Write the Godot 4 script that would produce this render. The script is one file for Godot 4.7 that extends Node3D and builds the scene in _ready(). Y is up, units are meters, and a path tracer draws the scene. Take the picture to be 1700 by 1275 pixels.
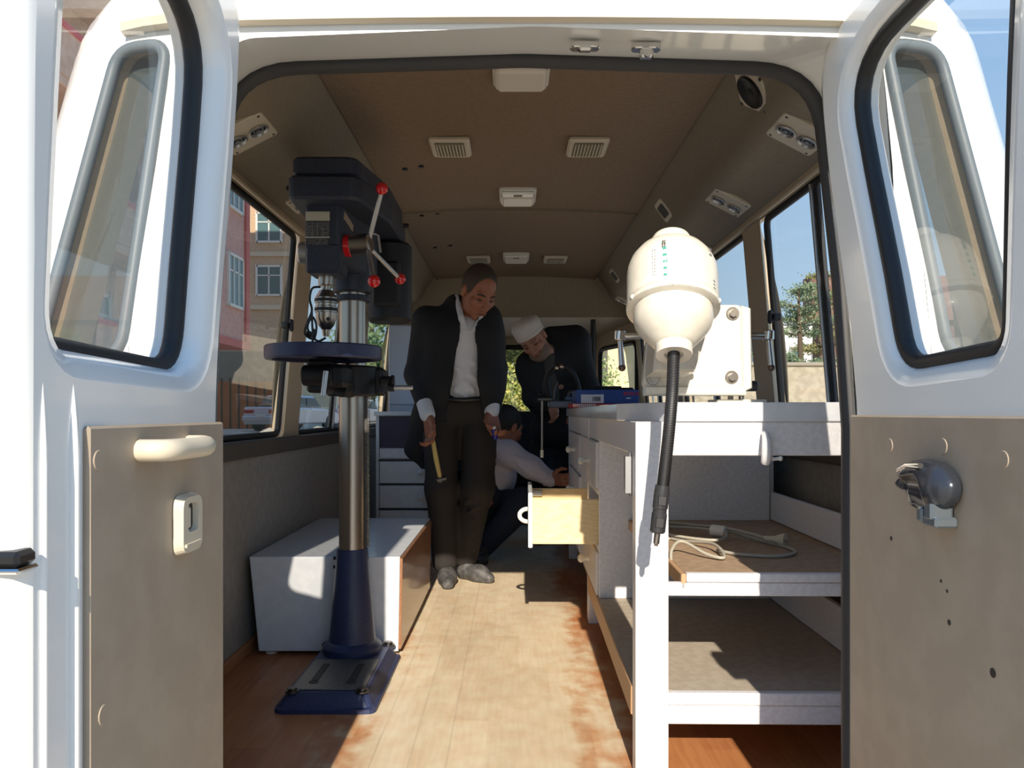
extends Node3D
# An old minibus fitted out as a mobile workshop, seen through its open rear doors.
# Metres; y = 0 is the bus floor, the bus runs along -z. "d" below is the distance in front of the camera plane (z = -d).

const F := 1324.0
const EYE := 0.85
const XC := 0.03            # centre line of the bus

class MB:
	var st := SurfaceTool.new()
	var off := Vector3.ZERO
	var xf := Transform3D.IDENTITY
	func _init(o := Vector3.ZERO) -> void:
		off = o
		st.begin(Mesh.PRIMITIVE_TRIANGLES)
		st.set_smooth_group(-1)
	func grp(n: int) -> void:
		st.set_smooth_group(n)
	func tri(a: Vector3, b: Vector3, c: Vector3) -> void:   # counter-clockwise from outside
		st.add_vertex(xf * a - off)
		st.add_vertex(xf * c - off)
		st.add_vertex(xf * b - off)
	func quad(a: Vector3, b: Vector3, c: Vector3, d: Vector3) -> void:
		tri(a, b, c)
		tri(a, c, d)
	func tri_out(a: Vector3, b: Vector3, c: Vector3, mid: Vector3) -> void:
		if (b - a).cross(c - a).dot((a + b + c) / 3.0 - mid) >= 0.0:
			tri(a, b, c)
		else:
			tri(a, c, b)
	func quad_out(a: Vector3, b: Vector3, c: Vector3, d: Vector3, mid: Vector3) -> void:
		tri_out(a, b, c, mid)
		tri_out(a, c, d, mid)
	func quad_uv(p: Array, u: Array) -> void:
		for k in [0, 2, 1, 0, 3, 2]:
			st.set_uv(u[k])
			st.add_vertex(xf * p[k] - off)
	# box with chamfered edges
	func box(c: Vector3, s: Vector3, b := 0.0, basis := Basis.IDENTITY) -> void:
		var h := s * 0.5
		b = minf(b, minf(h.x, minf(h.y, h.z)) * 0.9)
		var p := {}
		for sx in [-1, 1]:
			for sy in [-1, 1]:
				for sz in [-1, 1]:
					var q := Vector3(sx, sy, sz)
					p[[q, 0]] = c + basis * Vector3(sx * h.x, sy * (h.y - b), sz * (h.z - b))
					p[[q, 1]] = c + basis * Vector3(sx * (h.x - b), sy * h.y, sz * (h.z - b))
					p[[q, 2]] = c + basis * Vector3(sx * (h.x - b), sy * (h.y - b), sz * h.z)
		for ax in 3:
			var u := (ax + 1) % 3
			var w := (ax + 2) % 3
			for s1 in [-1, 1]:
				var q: Array = []
				for k in [[-1, -1], [1, -1], [1, 1], [-1, 1]]:
					var e := Vector3.ZERO
					e[ax] = s1
					e[u] = k[0]
					e[w] = k[1]
					q.append(p[[e, ax]])
				quad_out(q[0], q[1], q[2], q[3], c)
				if b > 0.0:
					for s2 in [-1, 1]:
						var e1 := Vector3.ZERO
						e1[ax] = s1
						e1[u] = s2
						e1[w] = -1
						var e2 := e1
						e2[w] = 1
						quad_out(p[[e1, ax]], p[[e2, ax]], p[[e2, u]], p[[e1, u]], c)
		if b > 0.0:
			for sx in [-1, 1]:
				for sy in [-1, 1]:
					for sz in [-1, 1]:
						var e := Vector3(sx, sy, sz)
						tri_out(p[[e, 0]], p[[e, 1]], p[[e, 2]], c)
	# box from lowest to highest corner
	func bb(lo: Vector3, hi: Vector3, b := 0.0) -> void:
		var l := Vector3(minf(lo.x, hi.x), minf(lo.y, hi.y), minf(lo.z, hi.z))
		var g := Vector3(maxf(lo.x, hi.x), maxf(lo.y, hi.y), maxf(lo.z, hi.z))
		box((l + g) * 0.5, g - l, b)
	# bar with a rectangular section between two points
	func bar(a: Vector3, b: Vector3, w: float, h: float, bev := 0.0, up := Vector3.UP) -> void:
		var z := (b - a).normalized()
		if absf(z.dot(up)) > 0.98:
			up = Vector3.RIGHT
		var x := up.cross(z).normalized()
		box((a + b) * 0.5, Vector3(w, h, a.distance_to(b)), bev, Basis(x, z.cross(x), z))
	func ring(c: Vector3, x: Vector3, y: Vector3, r: float, n: int) -> PackedVector3Array:
		var o := PackedVector3Array()
		for k in n:
			var t := TAU * k / n
			o.append(c + x * cos(t) * r + y * sin(t) * r)
		return o
	func skin(a: PackedVector3Array, b: PackedVector3Array, closed := true) -> void:
		var n := a.size()
		for k in (n if closed else n - 1):
			var j := (k + 1) % n
			quad(a[k], a[j], b[j], b[k])
	func fan(a: PackedVector3Array, flip := false) -> void:
		var c := Vector3.ZERO
		for p in a:
			c += p
		c /= a.size()
		for k in a.size():
			var j := (k + 1) % a.size()
			if flip:
				tri(c, a[j], a[k])
			else:
				tri(c, a[k], a[j])
	func tube(pts: Array, rad: Variant, n := 10, caps := true, closed := false) -> void:
		var m := pts.size()
		var rings: Array = []
		var t0: Vector3 = (pts[1] - pts[0]).normalized()
		var x := t0.cross(Vector3.UP if absf(t0.y) < 0.9 else Vector3.RIGHT).normalized()
		for i in m:
			var t: Vector3
			if closed:
				t = (pts[(i + 1) % m] - pts[(i + m - 1) % m]).normalized()
			else:
				t = (pts[mini(i + 1, m - 1)] - pts[maxi(i - 1, 0)]).normalized()
			x = (x - t * x.dot(t)).normalized()
			var r: float = rad[i] if rad is Array else rad
			rings.append(ring(pts[i], x, t.cross(x), r, n))
		st.set_smooth_group(1)
		for i in (m if closed else m - 1):
			skin(rings[i], rings[(i + 1) % m])
		st.set_smooth_group(-1)
		if caps and not closed:
			fan(rings[0], true)
			fan(rings[m - 1])
	# surface of revolution about +y of t; profile = [Vector2(radius, height)] from bottom to top
	func lathe(prof: Array, t := Transform3D.IDENTITY, n := 24, crease := 0.5) -> void:
		var g := 1
		var last := Vector2.ZERO
		for i in prof.size() - 1:
			var a: Vector2 = prof[i]
			var b: Vector2 = prof[i + 1]
			var dir := (b - a).normalized()
			if i > 0 and absf(last.angle_to(dir)) > crease:
				g += 1
			last = dir
			st.set_smooth_group(g)
			for k in n:
				var t0 := TAU * k / n
				var t1 := TAU * (k + 1) / n
				var e0 := Vector3(cos(t0), 0, -sin(t0))
				var e1 := Vector3(cos(t1), 0, -sin(t1))
				var p := [t * (e0 * a.x + Vector3.UP * a.y), t * (e1 * a.x + Vector3.UP * a.y), t * (e1 * b.x + Vector3.UP * b.y), t * (e0 * b.x + Vector3.UP * b.y)]
				if a.x > 1e-5:
					tri(p[0], p[1], p[2])
				if b.x > 1e-5:
					tri(p[0], p[2], p[3])
		st.set_smooth_group(-1)
	func cyl(a: Vector3, b: Vector3, r: float, n := 16, bev := 0.0, r2 := -1.0) -> void:
		if r2 < 0.0:
			r2 = r
		var L := a.distance_to(b)
		lathe([Vector2(0, 0), Vector2(r - bev, 0), Vector2(r, bev), Vector2(r2, L - bev), Vector2(r2 - bev, L), Vector2(0, L)] if bev > 0.0 else [Vector2(0, 0), Vector2(r, 0), Vector2(r2, L), Vector2(0, L)], MB.along(a, b), n, 0.3)
	func ball(c: Vector3, r: float, n := 16, sq := Vector3.ONE) -> void:
		var prof: Array = []
		for k in n / 2 + 1:
			var t := -PI / 2 + PI * k / (n / 2)
			prof.append(Vector2(cos(t) * r if k % (n / 2) else 0.0, sin(t) * r))
		lathe(prof, Transform3D(Basis.from_scale(sq), c), n, 3.0)
	static func along(a: Vector3, b: Vector3) -> Transform3D:
		var y := (b - a).normalized()
		var x := y.cross(Vector3.FORWARD if absf(y.z) < 0.9 else Vector3.RIGHT).normalized()
		return Transform3D(Basis(x, y, x.cross(y)), a)
	# flat polygon (own x, y) given thickness along own z, front and back edges chamfered
	func prism(poly: PackedVector2Array, z0: float, z1: float, t := Transform3D.IDENTITY, bev := 0.0, smooth := false) -> void:
		if Geometry2D.is_polygon_clockwise(poly):
			poly.reverse()
		var inn := MB.inset(poly, bev) if bev > 0.0 else poly
		var idx := Geometry2D.triangulate_polygon(inn)
		for k in range(0, idx.size(), 3):
			var a := inn[idx[k]]
			var b := inn[idx[k + 1]]
			var c := inn[idx[k + 2]]
			if (b - a).cross(c - a) < 0.0:
				var q := b
				b = c
				c = q
			tri(t * Vector3(a.x, a.y, z1), t * Vector3(b.x, b.y, z1), t * Vector3(c.x, c.y, z1))
			tri(t * Vector3(a.x, a.y, z0), t * Vector3(c.x, c.y, z0), t * Vector3(b.x, b.y, z0))
		if smooth:
			st.set_smooth_group(3)
		for k in poly.size():
			var j := (k + 1) % poly.size()
			var za := z0 + bev
			var zb := z1 - bev
			quad(t * Vector3(poly[k].x, poly[k].y, za), t * Vector3(poly[j].x, poly[j].y, za), t * Vector3(poly[j].x, poly[j].y, zb), t * Vector3(poly[k].x, poly[k].y, zb))
			if bev > 0.0:
				quad(t * Vector3(poly[k].x, poly[k].y, zb), t * Vector3(poly[j].x, poly[j].y, zb), t * Vector3(inn[j].x, inn[j].y, z1), t * Vector3(inn[k].x, inn[k].y, z1))
				quad(t * Vector3(inn[k].x, inn[k].y, z0), t * Vector3(inn[j].x, inn[j].y, z0), t * Vector3(poly[j].x, poly[j].y, za), t * Vector3(poly[k].x, poly[k].y, za))
		st.set_smooth_group(-1)
	static func inset(poly: PackedVector2Array, b: float) -> PackedVector2Array:
		var o := PackedVector2Array()
		var n := poly.size()
		for k in n:
			var e0 := (poly[k] - poly[(k + n - 1) % n]).normalized()
			var e1 := (poly[(k + 1) % n] - poly[k]).normalized()
			var n0 := Vector2(-e0.y, e0.x)
			var n1 := Vector2(-e1.y, e1.x)
			var m := (n0 + n1).normalized()
			o.append(poly[k] + m * b / maxf(0.3, m.dot(n0)))
		return o
	# sheet between two convex loops in the plane, mapped into space; both are star-shaped about the inner loop's middle
	func ring_cell(inner: PackedVector2Array, outer: PackedVector2Array, steps: int, map: Callable, flip := false) -> void:
		var r := MB.match_loops(inner, outer)
		var prev := PackedVector3Array()
		for s in steps + 1:
			var t := float(s) / steps
			var cur := PackedVector3Array()
			for k in r[0].size():
				var q: Vector2 = r[0][k].lerp(r[1][k], t)
				cur.append(map.call(q.x, q.y))
			if s > 0:
				if flip:
					skin(cur, prev)
				else:
					skin(prev, cur)
			prev = cur
	static func match_loops(inner: PackedVector2Array, outer: PackedVector2Array) -> Array:
		var c := Vector2.ZERO
		for p in inner:
			c += p
		c /= inner.size()
		var ang: Array = []
		for lp in [inner, outer]:
			for p in lp:
				ang.append((p - c).angle())
		ang.sort()
		var res := [PackedVector2Array(), PackedVector2Array()]
		var last := -99.0
		for t in ang:
			if t - last < 1e-4:
				continue
			last = t
			for w in 2:
				res[w].append(MB.ray_hit([inner, outer][w], c, Vector2.from_angle(t)))
		return res
	static func ray_hit(lp: PackedVector2Array, c: Vector2, dir: Vector2) -> Vector2:
		var far := c + dir * 50.0
		var best := c
		var bd := -1.0
		for k in lp.size():
			var h: Variant = Geometry2D.segment_intersects_segment(c, far, lp[k], lp[(k + 1) % lp.size()])
			if h != null and c.distance_to(h) > bd:
				bd = c.distance_to(h)
				best = h
		if bd < 0.0:
			for p in lp:
				if (p - c).normalized().dot(dir) > 0.99999:
					return p
		return best
	func grid(u0: float, u1: float, v0: float, v1: float, nu: int, nv: int, map: Callable, flip := false) -> void:
		for i in nu:
			for j in nv:
				var a := lerpf(u0, u1, float(i) / nu)
				var b := lerpf(u0, u1, float(i + 1) / nu)
				var c := lerpf(v0, v1, float(j) / nv)
				var e := lerpf(v0, v1, float(j + 1) / nv)
				if flip:
					quad(map.call(a, c), map.call(a, e), map.call(b, e), map.call(b, c))
				else:
					quad(map.call(a, c), map.call(b, c), map.call(b, e), map.call(a, e))
	func done(mat: Material) -> ArrayMesh:
		st.generate_normals()
		st.set_material(mat)
		return st.commit()

# ---------- small helpers ----------
func P(x: float, y: float, d: float) -> Vector3:
	return Vector3(x, y, -d)

# a point seen at column px, row py of the photograph, d metres away
func at(px: float, py: float, d: float) -> Vector3:
	return Vector3((px - 850.0) * d / F, EYE - (py - 685.0) * d / F, -d)

func rpoly(pts: Array, rad: Variant, seg := 6) -> PackedVector2Array:
	var o := PackedVector2Array()
	var n := pts.size()
	for k in n:
		var p: Vector2 = pts[k]
		var a: Vector2 = (pts[(k + n - 1) % n] - p)
		var b: Vector2 = (pts[(k + 1) % n] - p)
		var r: float = rad[k] if rad is Array else rad
		if r <= 0.0:
			o.append(p)
			continue
		var half := absf(a.angle_to(b)) / 2.0
		var back := minf(r / tan(half), minf(a.length(), b.length()) * 0.49)
		var s := p + a.normalized() * back
		var e := p + b.normalized() * back
		for i in seg + 1:
			var t := float(i) / seg
			o.append(s.lerp(p, t).lerp(p.lerp(e, t), t))
	return o

func rrect(x0: float, y0: float, x1: float, y1: float, r: float, seg := 6) -> PackedVector2Array:
	return rpoly([Vector2(x0, y0), Vector2(x1, y0), Vector2(x1, y1), Vector2(x0, y1)], r, seg)

func spline(pts: Array, per := 6) -> Array:
	var o: Array = []
	var n := pts.size()
	for i in n - 1:
		for k in per:
			o.append((pts[i] as Vector3).cubic_interpolate(pts[i + 1], pts[maxi(i - 1, 0)], pts[mini(i + 2, n - 1)], float(k) / per))
	o.append(pts[n - 1])
	return o

var taken := {}
func numbered(called: String) -> String:
	var n: int = taken.get(called, 0)
	taken[called] = n + 1
	return called if n == 0 else "%s_%03d" % [called, n]

func thing(called: String, base: Vector3, label: String, category: String, group := "") -> Node3D:
	var o := Node3D.new()
	o.name = numbered(called)
	add_child(o)
	o.position = base
	o.set_meta("label", label)
	o.set_meta("category", category)
	if group:
		o.set_meta("group", group)
	return o

func structure(called: String, base := Vector3.ZERO) -> Node3D:
	var o := Node3D.new()
	o.name = numbered(called)
	add_child(o)
	o.position = base
	o.set_meta("kind", "structure")
	return o

func M(o: Node3D) -> MB:
	var p := Vector3.ZERO
	var n: Node = o
	while n is Node3D and n != self:
		p += n.position
		n = n.get_parent()
	return MB.new(p)

func part(parent: Node3D, called: String, mb: MB, mat: Material, label := "") -> MeshInstance3D:
	return partm(parent, called, mb.done(mat), label)

func partm(parent: Node3D, called: String, mesh: Mesh, label := "") -> MeshInstance3D:
	var o := MeshInstance3D.new()
	o.name = called
	o.mesh = mesh
	parent.add_child(o, true)
	if label:
		o.set_meta("label", label)
	return o

# ---------- materials ----------
func mat(c: Color, rough := 0.6, metal := 0.0, coat := 0.0) -> StandardMaterial3D:
	var m := StandardMaterial3D.new()
	m.albedo_color = c
	m.roughness = rough
	m.metallic = metal
	if coat > 0.0:
		m.clearcoat_enabled = true
		m.clearcoat = coat
		m.clearcoat_roughness = 0.08
	return m

func c8(r: int, g: int, b: int) -> Color:
	return Color8(r, g, b)

func noise_tex(freq: float, cols: Array, at_: Array, sd := 1, size := 256, oct := 4, kind := FastNoiseLite.TYPE_SIMPLEX_SMOOTH) -> NoiseTexture2D:
	var n := FastNoiseLite.new()
	n.seed = sd
	n.frequency = freq
	n.noise_type = kind
	n.fractal_octaves = oct
	var t := NoiseTexture2D.new()
	t.width = size
	t.height = size
	t.seamless = true
	t.noise = n
	if cols.size():
		var g := Gradient.new()
		g.colors = PackedColorArray(cols)
		g.offsets = PackedFloat32Array(at_)
		t.color_ramp = g
	return t

var grain: NoiseTexture2D
# mottled colour, triplanar; scale = texture repeats per metre
func mottled(a: Color, b: Color, scale: float, rough := 0.7, bump := 0.0, freq := 0.03, sd := 1, coat := 0.0) -> StandardMaterial3D:
	var m := mat(Color.WHITE, rough, 0.0, coat)
	m.albedo_texture = noise_tex(freq, [a, b], [0.3, 0.7], sd)
	m.uv1_triplanar = true
	m.uv1_world_triplanar = true
	m.uv1_scale = Vector3.ONE * scale
	if bump > 0.0:
		m.heightmap_enabled = true
		m.heightmap_texture = grain
		m.heightmap_scale = bump
	return m

func glass(tint: Color, alpha: float) -> StandardMaterial3D:
	var m := mat(Color(tint.r, tint.g, tint.b, alpha), 0.02)
	m.transparency = BaseMaterial3D.TRANSPARENCY_ALPHA
	m.cull_mode = BaseMaterial3D.CULL_DISABLED
	return m

var mt := {}
func materials() -> void:
	grain = noise_tex(0.09, [], [], 5)
	mt.paint = mat(c8(236, 236, 233), 0.35, 0.0, 0.7)
	mt.liner = mottled(c8(150, 136, 114), c8(143, 129, 108), 3.0, 0.75, 0.03, 0.05, 2)
	mt.ceiling = mottled(c8(132, 111, 90), c8(126, 105, 84), 2.5, 0.85, 0.02, 0.06, 3)
	mt.duct = mottled(c8(138, 125, 105), c8(131, 118, 99), 2.5, 0.7, 0.03, 0.06, 4)
	mt.wall = mottled(c8(158, 150, 140), c8(150, 142, 131), 2.0, 0.7, 0.0, 0.04, 6)
	mt.vinyl = mottled(c8(168, 152, 133), c8(162, 146, 127), 2.0, 0.55, 0.03, 0.02, 7)
	mt.beige = mat(c8(206, 194, 172), 0.45)
	mt.rubber = mat(c8(26, 26, 28), 0.55)
	mt.rubber_grey = mat(c8(100, 109, 114), 0.5)
	mt.black = mat(c8(20, 20, 22), 0.4)
	mt.sill = mat(c8(84, 76, 66), 0.7)
	mt.pillar = mat(c8(186, 168, 140), 0.5)
	mt.chrome = mat(c8(205, 203, 200), 0.14, 1.0)
	mt.steel = mat(c8(168, 160, 150), 0.3, 1.0)
	mt.dark_steel = mat(c8(90, 88, 88), 0.4, 1.0)
	mt.alu = mat(c8(190, 190, 190), 0.35, 0.9)
	mt.glass = glass(c8(170, 185, 190), 0.05)
	mt.glass_hazy = glass(c8(86, 100, 102), 0.42)
	mt.glass_door = glass(c8(196, 204, 204), 0.1)
	mt.glass_green = glass(c8(168, 186, 172), 0.24)
	mt.navy = mottled(c8(38, 46, 78), c8(46, 55, 90), 6.0, 0.45, 0.02, 0.05, 8)
	mt.navy_dark = mottled(c8(37, 43, 58), c8(44, 51, 66), 6.0, 0.5, 0.03, 0.08, 9)
	mt.iron = mat(c8(30, 31, 36), 0.55, 0.2)
	mt.iron_plate = mottled(c8(92, 92, 92), c8(118, 116, 112), 9.0, 0.45, 0.0, 0.04, 10)
	mt.iron_plate.metallic = 0.6
	mt.red = mat(c8(205, 25, 30), 0.2, 0.0, 0.6)
	mt.white_board = mottled(c8(226, 228, 232), c8(219, 222, 227), 3.0, 0.22, 0.0, 0.02, 11, 0.3)
	mt.white_paint = mottled(c8(226, 224, 226), c8(217, 214, 216), 4.0, 0.4, 0.015, 0.06, 12)
	mt.veneer = mottled(c8(158, 114, 84), c8(138, 96, 68), 4.0, 0.25, 0.0, 0.02, 13, 0.5)
	mt.veneer.uv1_scale = Vector3(20, 20, 1.2)
	mt.pine = mottled(c8(238, 216, 172), c8(229, 202, 152), 5.0, 0.55, 0.0, 0.03, 14)
	mt.pine.uv1_scale = Vector3(2, 14, 2)
	mt.shelf = mottled(c8(166, 141, 116), c8(154, 129, 104), 5.0, 0.75, 0.015, 0.02, 15)
	mt.shelf_grey = mottled(c8(176, 164, 148), c8(168, 155, 138), 5.0, 0.8, 0.015, 0.02, 16)
	mt.wood_edge = mat(c8(186, 148, 112), 0.6)
	mt.cream = mottled(c8(222, 216, 202), c8(215, 208, 194), 6.0, 0.35, 0.0, 0.03, 17, 0.3)
	mt.plastic_white = mat(c8(226, 224, 214), 0.35)
	mt.plastic_clear = mat(c8(232, 232, 224), 0.2)
	mt.grille = mat(c8(120, 112, 90), 0.6)
	mt.skin = mottled(c8(158, 102, 76), c8(146, 92, 68), 9.0, 0.5, 0.0, 0.03, 18)
	mt.skin_pale = mottled(c8(172, 122, 98), c8(158, 108, 86), 9.0, 0.5, 0.0, 0.03, 19)
	mt.hair = mottled(c8(84, 72, 64), c8(48, 39, 34), 40.0, 0.6, 0.1, 0.1, 20)
	mt.hair_black = mottled(c8(30, 26, 25), c8(18, 16, 16), 40.0, 0.5, 0.1, 0.1, 21)
	mt.beard = mottled(c8(142, 120, 106), c8(112, 92, 80), 50.0, 0.8, 0.1, 0.1, 22)
	mt.suit = mottled(c8(22, 23, 27), c8(28, 29, 33), 12.0, 0.85, 0.05, 0.08, 23)
	mt.trouser = mottled(c8(38, 34, 32), c8(45, 40, 37), 12.0, 0.85, 0.05, 0.08, 24)
	mt.denim = mottled(c8(32, 37, 52), c8(40, 46, 62), 12.0, 0.9, 0.05, 0.08, 25)
	mt.shirt = mottled(c8(214, 214, 218), c8(204, 206, 214), 8.0, 0.8, 0.03, 0.05, 26)
	mt.shirt_lilac = mottled(c8(206, 200, 208), c8(194, 188, 200), 8.0, 0.8, 0.03, 0.05, 27)
	mt.cap = mottled(c8(222, 214, 206), c8(208, 200, 192), 20.0, 0.9, 0.08, 0.08, 28)
	mt.shoe = mottled(c8(58, 56, 57), c8(92, 90, 88), 7.0, 0.6, 0.0, 0.015, 29)
	mt.jumper = mottled(c8(70, 68, 66), c8(58, 56, 55), 14.0, 0.9, 0.0, 0.05, 30)

# ---------- light ----------
func light() -> void:
	var cam := Camera3D.new()
	cam.name = "camera"
	add_child(cam)
	cam.position = Vector3(0, EYE, 0)
	cam.projection = Camera3D.PROJECTION_FRUSTUM
	cam.near = 0.05
	cam.far = 500.0
	cam.size = cam.near * 1275.0 / F
	cam.frustum_offset = Vector2(0, cam.near * 47.5 / F)
	cam.current = true
	var e := Environment.new()
	var sky := Sky.new()
	var ps := ProceduralSkyMaterial.new()
	ps.sky_top_color = c8(108, 162, 222)
	ps.sky_horizon_color = c8(194, 220, 234)
	ps.sky_curve = 0.28
	ps.ground_bottom_color = c8(150, 140, 124)
	ps.ground_horizon_color = c8(178, 170, 158)
	sky.sky_material = ps
	e.background_mode = Environment.BG_SKY
	e.sky = sky
	e.background_energy_multiplier = 1.2
	e.tonemap_mode = Environment.TONE_MAPPER_LINEAR
	e.tonemap_exposure = 1.0
	e.sdfgi_enabled = true
	e.ssao_enabled = true
	e.ssil_enabled = true
	var we := WorldEnvironment.new()
	we.name = "surroundings"
	we.environment = e
	add_child(we)
	var sun := DirectionalLight3D.new()
	sun.name = "sun"
	add_child(sun)
	sun.look_at_from_position(Vector3.ZERO, Vector3(0.0, -0.545, -1.0))
	sun.light_color = c8(255, 244, 226)
	sun.light_energy = 2.25
	sun.light_angular_distance = 0.6
	sun.shadow_enabled = true
	sun.sky_mode = DirectionalLight3D.SKY_MODE_LIGHT_ONLY

func _ready() -> void:
	light()
	materials()
	surroundings_ground()
	shell()
	rear_body()
	rear_doors()
	fittings()
	workbench()
	drill_press()
	cabinets()
	grinder()
	bench_things()
	people()
	street()

# ---------- the bus ----------
var prof: Array = []
# half width of the outer body at height y
func w_out(y: float) -> float:
	if prof.is_empty():
		prof = spline([Vector3(1.0, -0.5, 0), Vector3(1.03, 0.0, 0), Vector3(1.035, 0.7, 0), Vector3(1.02, 1.2, 0), Vector3(0.965, 1.5, 0), Vector3(0.9, 1.65, 0), Vector3(0.78, 1.77, 0), Vector3(0.55, 1.88, 0), Vector3(0.28, 1.94, 0), Vector3(0.0, 1.955, 0)], 8)
	for k in prof.size() - 1:
		if y <= prof[k + 1].y:
			return lerpf(prof[k].x, prof[k + 1].x, clampf((y - prof[k].y) / maxf(1e-6, prof[k + 1].y - prof[k].y), 0, 1))
	return 0.0

func w_in(y: float) -> float:
	return 0.97 if y < 0.75 else 0.97 - 0.07 * (y - 0.75) / 0.83

# distance of the rear skin
func rear_d(s: float, y: float) -> float:
	var c := clampf((absf(s) - 0.62) / 0.38, 0, 1)
	var d := 1.34 + 0.08 * smoothstep(0.85, 1.55, y) + 0.34 * (1.0 - sqrt(maxf(0.0, 1.0 - c * c)))
	if y > 1.56:
		var t := clampf((y - 1.56) / 0.4, 0, 1)
		d += 0.55 * (1.0 - sqrt(maxf(0.0, 1.0 - t * t)))
	return d

# distance of the door seal: the recess leans forward with the body
func seal_d(y: float) -> float:
	return 1.52 + 0.13 * smoothstep(0.85, 1.5, y)

func rear_skin(s: float, y: float) -> Vector3:
	return P(XC + s * w_out(y), y, rear_d(s, y))

func rear_lining(s: float, y: float) -> Vector3:
	return P(XC + s * (w_out(y) - 0.065), y, rear_d(s, y) + 0.07)

func to_s(loop: PackedVector2Array) -> PackedVector2Array:
	var o := PackedVector2Array()
	for p in loop:
		o.append(Vector2((p.x - XC) / w_out(p.y), p.y))
	return o

func rect(x0: float, y0: float, x1: float, y1: float) -> PackedVector2Array:
	return dense(PackedVector2Array([Vector2(x0, y0), Vector2(x1, y0), Vector2(x1, y1), Vector2(x0, y1)]), 14)

func dense(loop: PackedVector2Array, n: int) -> PackedVector2Array:
	var o := PackedVector2Array()
	for k in loop.size():
		for q in n:
			o.append(loop[k].lerp(loop[(k + 1) % loop.size()], float(q) / n))
	return o

func map_loop(loop: PackedVector2Array, f: Callable) -> PackedVector3Array:
	var o := PackedVector3Array()
	for p in loop:
		o.append(f.call(p.x, p.y))
	return o

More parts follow.
